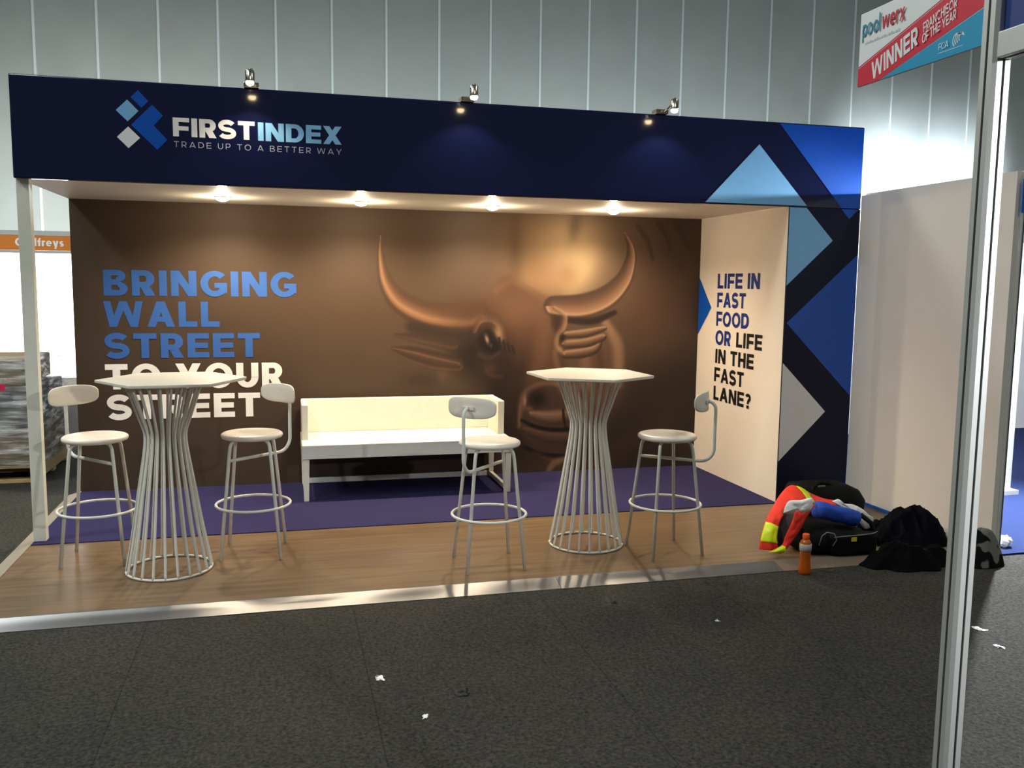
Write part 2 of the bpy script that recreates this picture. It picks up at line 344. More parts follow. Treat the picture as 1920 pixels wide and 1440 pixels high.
    if c == 'y': return para(.36-w/2, 0, 0, x, w)+para(.18, -.3, .74-w, x, w), .74
    if c == 's':
        ry = (x/2-t/2)/2; return stroke(ell(.28, x/2+ry, .28-w*.4, ry, 30, 270, 14)+ell(.28, x/2-ry, .28-w*.4, ry, 90, -150, 14)[1:], t), .56
    return [], .3
def text(mb, s_, org, u, v, cap, width=None, w=.25, t=.2, track=.12, space=.34):
    """lettering laid out along u from org; width fixes the total length"""
    u = Vector(u).normalized(); v = Vector(v).normalized(); x = 0; polys = []
    for ch in s_:
        if ch == ' ': x += space; continue
        g, adv = glyph(ch, w, t)
        polys += [[(x+a, b) for a, b in p] for p in g]; x += adv+track
    tot = x-track; sx = (width/tot) if width else cap
    nrm = u.cross(v)
    for k, p in enumerate(polys): mb.face([Vector(org)+u*(a*sx)+v*(b*cap)+nrm*(.00005*(k % 50)) for a, b in p])
    return mb
def words(name, parent, m, *lines, **kw):
    mb = MB()
    for l in lines: text(mb, *l, **kw)
    return mb.build(name, m, parent)
def poly_part(name, parent, m, *polys):
    mb = MB()
    for p in polys: mb.face(p)
    return mb.build(name, m, parent)

# ------------------------------------------------------------------ booth dimensions (metres)
BW, BD, HS, HT, PW = 5.38, 1.468, 2.33, 2.951, .625
FRONT = -1.36; X1 = .665
UX, UZ, UNY = (1, 0, 0), (0, 0, 1), (0, -1, 0)

# ------------------------------------------------------------------ the hall
mb = MB(); mb.face([(-16, -9, -.03), (22, -9, -.03), (22, 14.6, -.03), (-16, 14.6, -.03)])
struct(mb.build('floor', M['hall_carpet']))
mb = MB(); mb.box(-16, 22, 14.52, 14.7, -.03, 9.5)
wall = struct(mb.build('wall_back', M['wallgrey']))
mb = MB()
for k in range(-6, 25):
    x = -8.6128+1.2*k; mb.box(x-.024, x+.024, 14.508, 14.525, -.03, 9.5)
mb.build('panel_joint', M['wallstrip'], wall)
# wall of the next stand, standing square to the booth
mb = MB(); mb.box(.67, .71, -1.5, -.003, -.03, 2.448)
mb.prism([(.672, -.20)]+[(.672-.0455*math.sin(a)**1.5, -.20+.186*(1-math.cos(a))) for a in np.linspace(.1, math.pi/2, 9)]+[(.672, -.014)], 'z', -.029, 2.43)
wr = struct(mb.build('wall_right', M['booth_white'], bevel=.006))
mb = MB(); mb.box(.658, .67, -1.1, -.01, 0, .022)
mb.build('skirting', M['sign_mid'], wr)

# ------------------------------------------------------------------ booth floor
mb = MB(); mb.box(-BW, X1, FRONT, 1.50, -.03, 0)
pf = tag(mb.build('floor_platform', M['wood']), 'low brown wood-effect platform floor of the booth with stools and tables on it', 'floor')
mb = MB(); mb.box(-BW, -.004, -.03, BD-.002, 0, .006)
tag(mb.build('carpet', M['purple']), 'purple carpet at the back of the booth, under the white bench', 'carpet')
def edging(x0, x1, m, label):
    b = MB(); b.prism([(FRONT-.118, -.0295), (FRONT-.118, -.026), (FRONT, .004), (FRONT+.012, .004), (FRONT+.012, .0005), (FRONT-.001, .0005), (FRONT-.001, -.0295)], 'x', x0, x1)
    return tag(b.build('edge_strip', m), label, 'edge strip', 'floor edging of the booth')
edging(-5.48, -2.262, M['alu_edge'], 'brushed metal ramp strip along the front floor edge, left length running out of frame')
edging(-2.26, -.83, M['alu_edge'], 'brushed metal ramp strip along the front floor edge, piece ending by the orange vest')
edging(-.828, .655, M['brown_trim'], 'brown floor edge strip running under the black bag behind the orange bottle')
b = MB(); b.prism([(-BW-.1, -.0295), (-BW-.1, -.024), (-BW-.002, .004), (-BW-.001, -.0295)], 'y', FRONT+.013, 1.50)
tag(b.build('edge_strip', M['beige_trim']), 'pale beige ramp strip along the left side of the purple carpet, beneath the grey post', 'edge strip', 'floor edging of the booth')

# ------------------------------------------------------------------ booth shell
# printed back wall: picture of a brown bull painted on a grid of coloured vertices
NX, NZ = 720, 312
XS = np.linspace(-BW, 0, NX); ZS = np.linspace(0, HS, NZ); GX, GZ = np.meshgrid(XS, ZS)
IMG = np.zeros((NZ, NX, 3)); CELL = BW/(NX-1)
def wl(p): q = at(p[0], p[1], BD); return (q[0], q[2])
def put(a, col):
    global IMG
    a = np.clip(a, 0, 1)[..., None]; IMG = IMG*(1-a)+np.array(col, float)*a
def blob(u, v, ru, rv, col, a=1, rot=0, p=2):
    x, z = wl((u, v)); s_ = 1/218.; c, s2 = math.cos(math.radians(rot)), math.sin(math.radians(rot))
    dx, dz = (GX-x)/s_, (GZ-z)/s_; e = (dx*c-dz*s2)/ru; f = (dx*s2+dz*c)/rv
    put(a*np.exp(-(e*e+f*f)**(p/2)), col)
def spline(P, n=14):
    P = [np.array(p, float) for p in P]; out = []
    for i in range(len(P)-1):
        p0, p1, p2, p3 = P[max(i-1, 0)], P[i], P[i+1], P[min(i+2, len(P)-1)]
        for k in range(n):
            t = k/n; out.append(.5*((2*p1)+(p2-p0)*t+(2*p0-5*p1+4*p2-p3)*t*t+(3*p1-p0-3*p2+p3)*t**3))
    out.append(P[-1]); return out
def brush(pts, col, a=1, soft=.5, col2=None):
    """tapering soft stroke: pts are (u, v, radius) in photo pixels"""
    S = spline(pts); best = np.full(GX.shape, 9.); tt = np.zeros(GX.shape)
    for i in range(len(S)-1):
        x0, z0 = wl(S[i][:2]); x1, z1 = wl(S[i+1][:2]); dx, dz = x1-x0, z1-z0; L2 = dx*dx+dz*dz+1e-12
        t = np.clip(((GX-x0)*dx+(GZ-z0)*dz)/L2, 0, 1); r = (S[i][2]+(S[i+1][2]-S[i][2])*t)/218.
        d = np.hypot(GX-x0-t*dx, GZ-z0-t*dz)/np.maximum(r, 1e-4); m_ = d < best
        best = np.where(m_, d, best); tt = np.where(m_, (i+t)/(len(S)-1), tt)
    al = np.clip((1+soft*.5-best)/max(soft, 1e-3), 0, 1); al = al*al*(3-2*al)*a
    c = np.array(col, float)
    if col2 is not None: c = c+(np.array(col2, float)-c)*tt[..., None]
    global IMG
    IMG = IMG*(1-al[..., None])+c*al[..., None]
def fill(pts, col, a=1, soft=8, curve=True):
    """soft-edged filled outline"""
    S = [wl(p) for p in (spline(list(pts)+[pts[0]], 8) if curve else list(pts)+[pts[0]])]
    ins = np.zeros(GX.shape, bool); dist = np.full(GX.shape, 9.)
    for i in range(len(S)-1):
        (x0, z0), (x1, z1) = S[i], S[i+1]; dx, dz = x1-x0, z1-z0; L2 = dx*dx+dz*dz+1e-12
        t = np.clip(((GX-x0)*dx+(GZ-z0)*dz)/L2, 0, 1); dist = np.minimum(dist, np.hypot(GX-x0-t*dx, GZ-z0-t*dz))
        cr = ((z0 > GZ) != (z1 > GZ)) & (GX < (x1-x0)*(GZ-z0)/((z1-z0) if abs(z1-z0) > 1e-9 else 1e-9)+x0); ins ^= cr
    sd = np.where(ins, dist, -dist)*218./soft; al = np.clip(sd*.5+.5, 0, 1); al = al*al*(3-2*al)*a
    put(al, col)
def limb(pts, prof, a=1, soft=.35):
    """rounded form along a path: prof runs across it, from +1 (left of the direction) to -1"""
    global IMG
    S = spline(pts); best = np.full(GX.shape, 9.); side_ = np.zeros(GX.shape)
    for i in range(len(S)-1):
        x0, z0 = wl(S[i][:2]); x1, z1 = wl(S[i+1][:2]); dx, dz = x1-x0, z1-z0; L2 = dx*dx+dz*dz+1e-12
        t = np.clip(((GX-x0)*dx+(GZ-z0)*dz)/L2, 0, 1); r = np.maximum((S[i][2]+(S[i+1][2]-S[i][2])*t)/218., 1e-4)
        d = np.hypot(GX-x0-t*dx, GZ-z0-t*dz)/r; m_ = d < best
        sg_ = np.sign(dx*(GZ-z0)-dz*(GX-x0)); best = np.where(m_, d, best); side_ = np.where(m_, d*sg_, side_)
    P_ = sorted(prof); ks = [p[0] for p in P_]; col = np.stack([np.interp(side_, ks, [p[1][c] for p in P_]) for c in range(3)], -1)
    al = np.clip((1+soft*.5-best)/soft, 0, 1); al = (al*al*(3-2*al)*a)[..., None]
    IMG = IMG*(1-al)+col*al
def paint_mural():
    global IMG
    IMG[:] = (114, 92, 74)
    # ground: brown, warmer towards the middle, darker at the lower right
    blob(150, 430, 120, 120, (140, 116, 96), .6); blob(620, 540, 260, 160, (118, 93, 71), .5); blob(160, 660, 120, 400, (104, 88, 74), .7)
    blob(900, 470, 170, 110, (120, 94, 72), .5); blob(1240, 520, 100, 150, (138, 106, 88), .85); blob(1225, 600, 60, 90, (132, 98, 80), .6)
    blob(1275, 440, 60, 90, (104, 84, 72), .7); blob(700, 820, 520, 90, (96, 80, 66), .6)
    fill([(1080, 740), (1160, 716), (1240, 680), (1340, 640), (1360, 960), (1080, 960)], (70, 56, 50), .85, 60, False)
    brush([(1110, 880, 14), (1180, 830, 16), (1250, 785, 14)], (104, 76, 62), .5, 1.7); blob(1130, 870, 40, 30, (112, 82, 66), .4)
    # glowing patch behind the head
    blob(1050, 470, 88, 84, (255, 212, 162), .95, 10); blob(1010, 530, 56, 50, (226, 176, 130), .7); blob(1086, 500, 34, 60, (255, 222, 172), .75, 20)
    blob(1060, 470, 30, 40, (255, 220, 170), .6); blob(1065, 515, 24, 24, (190, 146, 106), .6); blob(1080, 415, 13, 36, (120, 90, 66), .7, 12); blob(965, 450, 14, 90, (120, 92, 68), .6)
    brush([(1196, 424, 5), (1214, 452, 5), (1224, 488, 3)], (78, 62, 54), .5, 1.3); brush([(1236, 420, 6), (1252, 448, 5), (1256, 470, 3)], (78, 62, 54), .5, 1.4); brush([(1268, 418, 6), (1290, 462, 5)], (78, 62, 54), .45, 1.5)
    # shoulder behind the right ear
    fill([(1062, 650), (1110, 612), (1140, 606), (1164, 648), (1168, 700), (1150, 760), (1100, 800), (1060, 780)], (142, 106, 86), .9, 34)
    brush([(1136, 606, 8), (1158, 650, 11), (1158, 720, 10)], (226, 180, 144), .7, 1.5); brush([(1098, 664, 9), (1098, 720, 12)], (196, 150, 120), .6, 1.6); brush([(1124, 660, 7), (1128, 720, 9)], (112, 82, 66), .6, 1.6)
    # head: hump, brow and long face
    fill([(760, 600), (800, 572), (860, 570), (905, 556), (946, 520), (975, 535), (1010, 552), (1040, 568), (1062, 600), (1058, 640), (1060, 700), (1078, 800), (1080, 860), (1020, 872), (975, 830), (950, 770), (910, 710), (860, 670), (800, 640)], (116, 80, 58), .97, 10)
    fill([(905, 556), (946, 520), (985, 540), (1035, 566), (1000, 580), (930, 578)], (140, 102, 74), .55, 22); brush([(930, 545, 6), (960, 528, 7), (1000, 552, 6), (1040, 572, 5)], (170, 126, 94), .35, 1.8)
    blob(985, 590, 56, 36, (156, 112, 84), .85); blob(1014, 650, 28, 80, (152, 110, 86), .85, 8); blob(990, 640, 26, 60, (124, 86, 66), .5)
    blob(1046, 582, 12, 26, (84, 58, 46), .5)
    # dark near side of the face
    fill([(850, 640), (880, 606), (912, 600), (945, 640), (965, 700), (990, 770), (980, 830), (930, 770), (890, 720)], (66, 46, 38), .92, 34)
    blob(880, 668, 34, 40, (52, 37, 31), .85); blob(938, 700, 30, 50, (58, 41, 34), .7, 20); blob(975, 705, 16, 60, (70, 50, 41), .6, 14); blob(945, 790, 60, 60, (66, 51, 44), .7)
    # left horn
    limb([(714, 441, 1.5), (714, 480, 6), (724, 528, 13), (752, 566, 20), (805, 590, 24), (865, 596, 25), (900, 592, 20)],
         [(1, (104, 74, 54)), (.55, (120, 84, 60)), (.1, (160, 116, 86)), (-.25, (218, 166, 126)), (-.5, (190, 140, 104)), (-.8, (104, 74, 56)), (-1.2, (70, 52, 44))], .97, .5)
    blob(880, 586, 40, 26, (112, 78, 57), .9); blob(845, 584, 30, 14, (124, 88, 66), .6)
    brush([(770, 612, 9), (820, 628, 13), (870, 640, 12)], (74, 54, 44), .85, 1.5)
    # left ear
    limb([(742, 628, 3), (790, 634, 10), (850, 646, 12)], [(1, (88, 66, 54)), (0, (92, 68, 55)), (-.6, (122, 90, 72)), (-1.1, (70, 52, 44))], .85, .8)
    limb([(736, 654, 4), (770, 664, 14), (815, 676, 17), (858, 684, 12)], [(1.1, (76, 56, 47)), (.5, (104, 76, 60)), (.3, (158, 116, 90)), (.1, (112, 82, 65)), (-.5, (88, 64, 53)), (-.85, (134, 98, 78)), (-1.2, (74, 55, 46))], .95, .4)
    blob(828, 706, 11, 12, (148, 110, 88), .75); blob(790, 712, 40, 16, (76, 58, 49), .6)
    # right horn
    limb([(1038, 574, 20), (1090, 574, 24), (1136, 558, 23), (1168, 527, 18), (1182, 490, 12), (1182, 462, 7), (1171, 437, 1.5)],
         [(1.2, (76, 55, 45)), (.7, (100, 72, 56)), (.15, (140, 102, 80)), (-.2, (176, 132, 104)), (-.5, (206, 158, 126)), (-.68, (232, 188, 152)), (-.85, (120, 88, 70)), (-1.2, (60, 44, 38))], 1, .28)
    brush([(1060, 600, 5), (1110, 602, 7), (1152, 586, 5)], (58, 42, 36), .9, 1.1)
    # right ear: three pale folds
    fold_ = [(1.1, (120, 90, 72)), (.6, (236, 192, 156)), (.1, (176, 134, 106)), (-.5, (112, 82, 66)), (-1.1, (56, 41, 35))]
    limb([(1062, 664, 9), (1092, 661, 11), (1116, 654, 9), (1127, 640, 3)], fold_, .95, .3)
    limb([(1060, 645, 9), (1098, 642, 10), (1130, 632, 8)], fold_, .95, .3)
    limb([(1062, 627, 7), (1098, 624, 9), (1134, 615, 5)], fold_, .95, .3)
    # bright ridge of the far eye
    fill([(1034, 588), (1052, 596), (1046, 622), (1036, 612)], (66, 47, 38), .8, 8)
    limb([(1040, 578, 4), (1058, 592, 5), (1056, 612, 6), (1044, 630, 6), (1042, 650, 6), (1056, 664, 4)], [(1, (236, 194, 158)), (0, (186, 142, 114)), (-1, (118, 86, 69))], .8, 1.0)
    blob(1054, 634, 6, 9, (46, 33, 28), .95); blob(1050, 654, 7, 6, (220, 176, 140), .7); brush([(1040, 660, 5), (1046, 690, 6), (1056, 720, 5)], (176, 132, 106), .65, 1.5)
    # near eye
    limb([(890, 622, 4), (900, 602, 7), (922, 598, 9), (938, 612, 9), (944, 638, 6)], [(1, (112, 80, 63)), (0, (140, 102, 79)), (-.6, (168, 124, 97)), (-1, (84, 60, 49))], .7, 1.2)
    blob(934, 626, 8, 14, (230, 180, 142), .8, -8); fill([(898, 634), (914, 618), (930, 632), (936, 654), (918, 662), (902, 650)], (34, 24, 21), .97, 7)
    blob(913, 636, 3.5, 9, (236, 200, 166), .95, -18); blob(921, 648, 2.5, 4, (150, 116, 94), .7)
    for k in range(4): brush([(936+k*8, 634+k*5, 2.5), (938+k*9, 654+k*3, 2)], (44, 31, 27), .75, 1.2)
    brush([(898, 664, 4), (916, 672, 4), (936, 662, 3)], (104, 76, 61), .6, 1.6); blob(918, 690, 14, 10, (110, 79, 63), .7); brush([(912, 694, 3), (920, 704, 4), (940, 706, 4)], (120, 89, 71), .5, 1.7)
    # muzzle
    fill([(984, 740), (1000, 720), (1030, 712), (1060, 718), (1080, 750), (1096, 820), (1088, 866), (1040, 874), (1000, 850), (974, 800)], (102, 74, 61), .95, 16)
    limb([(974, 800, 5), (978, 762, 8), (990, 734, 10), (1020, 720, 9), (1050, 722, 6)], [(1, (120, 90, 72)), (.2, (176, 134, 108)), (-1, (96, 70, 58))], .8, .9)
    blob(1006, 748, 21, 19, (34, 25, 22), .97); blob(984, 752, 3.5, 12, (226, 182, 150), .85); blob(992, 766, 8, 4, (170, 128, 104), .7); blob(1086, 740, 6, 9, (50, 36, 31), .95)
    brush([(1056, 716, 14), (1072, 740, 14), (1086, 775, 11)], (216, 172, 144), .65, 1.6)
    limb([(996, 776, 7), (1030, 782, 14), (1066, 778, 14), (1086, 772, 8)], [(1, (150, 112, 94)), (.4, (206, 164, 140)), (-.3, (150, 112, 96)), (-1, (84, 61, 53))], .9, .6)
    brush([(1056, 768, 2.5), (1057, 784, 3), (1060, 800, 2)], (44, 31, 28), .9, 1)
    brush([(978, 788, 3), (1010, 802, 4), (1050, 806, 4), (1086, 800, 3)], (30, 22, 20), .97, 1)
    limb([(984, 806, 6), (1024, 820, 11), (1060, 822, 11), (1092, 816, 7)], [(1, (158, 120, 102)), (0, (116, 86, 74)), (-1, (72, 53, 47))], .85, .7)
    brush([(982, 838, 4), (1014, 852, 5), (1060, 856, 4)], (34, 25, 23), .92, 1.1); limb([(1000, 848, 5), (1040, 862, 6), (1082, 858, 4)], [(1, (70, 52, 46)), (-.4, (150, 114, 98)), (-1, (84, 63, 55))], .6, .9)
    brush([(1026, 886, 4), (1040, 868, 7), (1074, 856, 5)], (206, 164, 138), .75, 1.4); blob(965, 855, 50, 30, (70, 54, 47), .6)
paint_mural()
wallthing = thing('mural_wall', 'back wall of the booth printed with a brown bull head and big lettering', 'mural', (-BW/2, BD, 0))
mb = MB(); mb.box(-BW, -.001, BD+.001, BD+.05, 0, HS)
mb.build('wall_core', M['booth_white'], wallthing)
me = bpy.data.meshes.new('printed_picture')
V = np.stack([GX.ravel()+BW/2, np.zeros(GX.size), GZ.ravel()], 1)
idx = np.arange(NX*NZ).reshape(NZ, NX); F = np.stack([idx[:-1, :-1], idx[:-1, 1:], idx[1:, 1:], idx[1:, :-1]], -1).reshape(-1, 4)
me.vertices.add(len(V)); me.vertices.foreach_set('co', V.ravel())
me.loops.add(F.size); me.loops.foreach_set('vertex_index', F.ravel()); me.polygons.add(len(F)); me.polygons.foreach_set('loop_start', np.arange(len(F))*4)
me.update(); me.validate()
ca = me.color_attributes.new('print', 'FLOAT_COLOR', 'POINT')
L = IMG.reshape(-1, 3)/255.; L = np.array([.34, .325, .30])*np.where(L <= .04045, L/12.92, ((L+.055)/1.055)**2.4)
ca.data.foreach_set('color', np.concatenate([L, np.ones((len(L), 1))], 1).ravel().astype(np.float32))
pm = bpy.data.materials.new('printed_mural'); pm.use_nodes = True; pn = pm.node_tree; pa = pn.nodes.new('ShaderNodeAttribute'); pa.attribute_name = 'print'
pn.links.new(pa.outputs['Color'], pn.nodes['Principled BSDF'].inputs['Base Color']); pn.nodes['Principled BSDF'].inputs['Roughness'].default_value = .6
pn.nodes['Principled BSDF'].inputs['Specular IOR Level'].default_value = .3
me.materials.append(pm); po = bpy.data.objects.new('printed_picture', me); C.objects.link(po); po.parent = wallthing
yt = BD-.0015
KW = dict(w=.285, t=.225, track=.14, space=.42)
words('blue_lettering', wallthing, M['blue_txt'], ('BRINGING', (-5.155, yt, 1.582), UX, UZ, .204, 1.484), ('WALL', (-5.163, yt, 1.332), UX, UZ, .206, .876), ('STREET', (-5.163, yt, 1.082), UX, UZ, .2, 1.192), **KW)['label'] = 'blue headline lettering'
words('white_lettering', wallthing, M['cream_txt'], ('TO YOUR', (-5.168, yt, .831), UX, UZ, .204, 1.376), ('STREET', (-5.163, yt, .585), UX, UZ, .2, 1.185), **KW)['label'] = 'white headline lettering'

# right-hand wall: thick panel, white inside, navy pattern on the front
side = thing('booth_side_wall', 'thick right wall of the booth, white inside, navy with blue diamonds outside', 'wall panel', (.3, .7, 0))
mb = MB(); mb.box(.012, PW-.002, .004, BD+.05, 0, HS)
mb.build('wall_core', M['booth_white'], side)
mb = MB(); mb.box(0, .012, .0, BD-.001, 0, HS)
mb.build('white_inner_panel', M['side_white'], side)
mb = MB(); mb.box(.0, PW, -.012, .0, 0, 2.322)
mb.build('front_panel', M['navy_matt'], side)
yp = -.0135
poly_part('light_blue_diamond', side, M['sky'], [(.001, yp, 1.722), (.39, yp, 2.076), (.146, yp, 2.3215), (.001, yp, 2.3215)])
poly_part('royal_blue_diamond', side, M['royal'], [(.018, yp, 1.432), (PW-.001, yp, .845), (PW-.001, yp, 1.975)])
poly_part('royal_blue_corner', side, M['royal'], [(.527, yp, 2.246), (.605, yp, 2.3215), (.452, yp, 2.3215)])
poly_part('white_diamond', side, M['pale'], [(.001, yp, .335), (.4, yp, .727), (.001, yp, 1.12)])
xs_ = -.0015
poly_part('royal_blue_triangle', side, M['royal'], [(xs_, BD-.002, 1.79), (xs_, BD-.002, 1.255), (xs_, 1.211, 1.516)])
KS = dict(w=.265, t=.215, track=.12, space=.46)
bl = lambda k: 1.692-.1672*k
words('blue_lettering', side, M['navy_txt'], ('LIFE IN', (xs_, 1.107, bl(0)), UNY, UZ, .131, .73), ('FAST', (xs_, 1.104, bl(1)), UNY, UZ, .131, .506), ('FOOD', (xs_, 1.107, bl(2)), UNY, UZ, .129, .577), ('OR', (xs_, 1.11, bl(3)), UNY, UZ, .129, .283), **KS)['label'] = 'dark blue lettering'
words('black_lettering', side, M['black_txt'], ('LIFE', (xs_, .732, bl(3)), UNY, UZ, .129, .43), ('IN THE', (xs_, 1.1, bl(4)), UNY, UZ, .128, .676), ('FAST', (xs_, 1.107, bl(5)), UNY, UZ, .129, .529), ('LANE?', (xs_, 1.109, bl(6)), UNY, UZ, .127, .67), **KS)['label'] = 'black lettering'

# fascia board across the top of the booth
fas = thing('fascia_board', 'long glossy navy fascia board with FIRSTINDEX lettering across the top of the booth', 'sign', (-BW/2, 0, HS))
mb = MB(); mb.box(-BW, PW, -.014, .03, HS-.006, HT)
o = mb.build('board', M['navy'], fas, bevel=.009)
mb = MB(); mb.box(-BW+.001, PW-.001, .0305, .09, HS+.052, HT-.004)
mb.build('backing_frame', M['booth_white'], fas)
yf = -.0158
poly_part('royal_blue_diamond', fas, M['royal'], [(-.118, yf, HT-.01), (.452, yf, HS-.002), (PW-.006, yf, HS-.002), (PW-.006, yf, HT-.01)])
poly_part('logo_small_block', fas, M['royal'], [(-4.645, yf, 2.895), (-4.69, yf, 2.85), (-4.627, yf, 2.788), (-4.585, yf, 2.832)])
poly_part('logo_arrow', fas, M['royal'], [(-4.564, yf, 2.811), (-4.692, yf, 2.680), (-4.62, yf, 2.610), (-4.558, yf, 2.682), (-4.501, yf, 2.747)],
          [(-4.62, yf, 2.610), (-4.5405, yf, 2.533), (-4.479, yf, 2.598), (-4.558, yf, 2.682)])
poly_part('light_blue_diamond', fas, M['sky'], [(-.283, yf, 2.779), (-.713, yf, HS+.006), (.146, yf, HS+.006)])
poly_part('logo_light_blue_diamond', fas, M['sky'], [(-4.71, yf, 2.834), (-4.778, yf, 2.766), (-4.711, yf, 2.700), (-4.645, yf, 2.767)])
poly_part('logo_white_diamond', fas, M['pale'], [(-4.709, yf, 2.669), (-4.777, yf, 2.602), (-4.711, yf, 2.535), (-4.641, yf, 2.602)])
KF = dict(w=.285, t=.225, track=.1, space=.4)
words('white_lettering', fas, M['cream_txt'], ('FIRST', (-4.444, yf, 2.623), UX, UZ, .117, .502), **KF)['label'] = 'bold white FIRST lettering'
words('light_blue_lettering', fas, M['sky_txt'], ('INDEX', (-3.922, yf, 2.621), UX, UZ, .117, .537), **KF)['label'] = 'bold light blue INDEX lettering'
TW = 'TRADE UP TO A BETTER WAY'; tk = dict(w=.125, t=.115, track=.46)
def tlen(q): return sum((glyph(c, .125, .115)[1]+.46) if c != ' ' else .66 for c in q)
ts = 1.055/(tlen(TW)-.46); pos = 0
for wd in TW.split(' '):
    words('small_lettering', fas, M['grey_txt'], (wd, (-4.441+tlen(TW[:pos])*ts, yf, 2.5555), UX, UZ, .037, (tlen(wd)-.46)*ts), **tk)['label'] = 'thin pale grey tagline word '+wd
    pos += len(wd)+1

# canopy underside with four downlights
can = tag(MB().box(-BW, -.001, .031, BD+.05, HS, HS+.05).build('canopy', M['soffit']), 'flat white canopy ceiling of the booth holding four round downlights', 'canopy')
DL = [(-4.205, 'far left'), (-3.185, 'second from left'), (-2.14, 'second from right'), (-1.106, 'far right')]
NB = ['above the first letters of BRINGING', 'above the left half of the white bench', 'above the right half of the white bench', 'above the bull and the right-hand bar table']
for (x, nm), nb in zip(DL, NB):
    t_ = thing('downlight', 'round warm downlight in the canopy, '+nm, 'ceiling light', (x, .86, HS), 0, 'downlights in the booth canopy')
    MB().lathe([(.052, -.001), (.062, -.001), (.062, -.006), (.052, -.009)], 32).build('trim_ring', M['white_coat'], t_, True, world=False)
    MB().lathe([(.05, -.003), (.05, -.009), (.046, -.018), (.036, -.027), (.02, -.033), (.001, -.035)], 32).build('lens', M['down_glow'], t_, True, world=False)
    light('downlight_lamp', 'POINT', (x, .86, HS-.075), 9, WARM, None, .03, parent=t_)
    light('downlight_lamp', 'SPOT', (x, .86, HS-.06), 98, WARM, (x, .9, 0), .04, angle=152, blend=.75, parent=t_)

# three chrome arm lights over the fascia
AL = [(-3.96, 'above the letter T of FIRST'), (-2.532, 'at the middle of the fascia'), (-1.09, 'nearest the blue diamonds')]
for x, nb in AL:
    t_ = thing('arm_spotlight', 'small chrome arm spotlight clamped on the navy fascia, '+nb, 'spotlight', (x, .02, HT), 0, 'arm spotlights on the fascia')
    MB().box(-.045, .05, -.055, .035, .001, .034).build('base', M['chrome'], t_, world=False, bevel=.004)
    MB().tube([(.02, -.05, .02), (.022, -.12, .035), (.024, -.2, .062), (.012, -.245, .075), (0, -.255, .065)], .0055, 8).build('arm', M['chrome'], t_, True, world=False)
    h = MB().lathe([(.006, .095), (.022, .094), (.027, .088), (.027, .032), (.029, .0245), (.023, .0245)], 24, (0, -.265, -.03)).build('lamp_head', M['chrome'], t_, True, world=False)
    g = MB().lathe([(.001, .024), (.024, .024), (.026, .016), (.02, .004), (.001, -.002)], 20, (0, -.265, -.03)).build('lens', M['warm_glow'], t_, True, world=False)
    light('arm_lamp', 'SPOT', (x, -.245, HT-.03), 17, (1, .86, .66), (x, -.13, HT-.6), .015, angle=112, blend=.5, parent=t_)

# slim grey post at the open front-left corner
pt = MB(); pt.box(-BW+.0, -BW+.076, .035, .105, .006, HS-.001)
tag(pt.build('support_post', M['post'], bevel=.004), 'slim pale grey square post holding the left front corner of the canopy', 'post')

# ------------------------------------------------------------------ furniture
def make_table(label, x, y, rz):
    t_ = thing('bar_table', label, 'bar table', (x, y, 0), math.radians(rz), 'hexagonal bar tables')
    hexa = [(.418*math.cos(math.radians(60*k)), .418*math.sin(math.radians(60*k))) for k in range(6)]
    hexb = [(.412*math.cos(math.radians(60*k)), .412*math.sin(math.radians(60*k))) for k in range(6)]
    b = MB().rings([[(x_, y_, 1.118) for x_, y_ in hexb], [(x_, y_, 1.122) for x_, y_ in hexa], [(x_, y_, 1.137) for x_, y_ in hexa]])
    b.build('tabletop', M['white_top'], t_, world=False, bevel=.0025)
    n = 22; prof = spline([(.212, 1.116), (.185, 1.04), (.148, .93), (.118, .84), (.113, .79), (.122, .7), (.158, .48), (.2, .22), (.24, .008)], 6)
    for k in range(n):
        a = 2*math.pi*(k+.3)/n
        MB().tube([(p[0]*math.cos(a), p[0]*math.sin(a), p[1]) for p in prof], .0074, 8).build('rod', M['white_coat'], t_, True, world=False)
    for nm, r, z in (('base_ring', .24, .008), ('top_ring', .212, 1.110)):
        MB().tube([(r*math.cos(2*math.pi*k/64), r*math.sin(2*math.pi*k/64), z) for k in range(64)], .0075, 8, True).build(nm, M['white_coat'], t_, True, world=False)
    return t_
T1 = make_table('white hexagonal bar table on a wire pedestal, in front of the lettering TO YOUR STREET', -4.463, -.705, 4.2)
T2 = dup(T1, (-1.858, -.740, 0), math.radians(-26.8), 'white hexagonal bar table on a wire pedestal, in front of the bull muzzle')

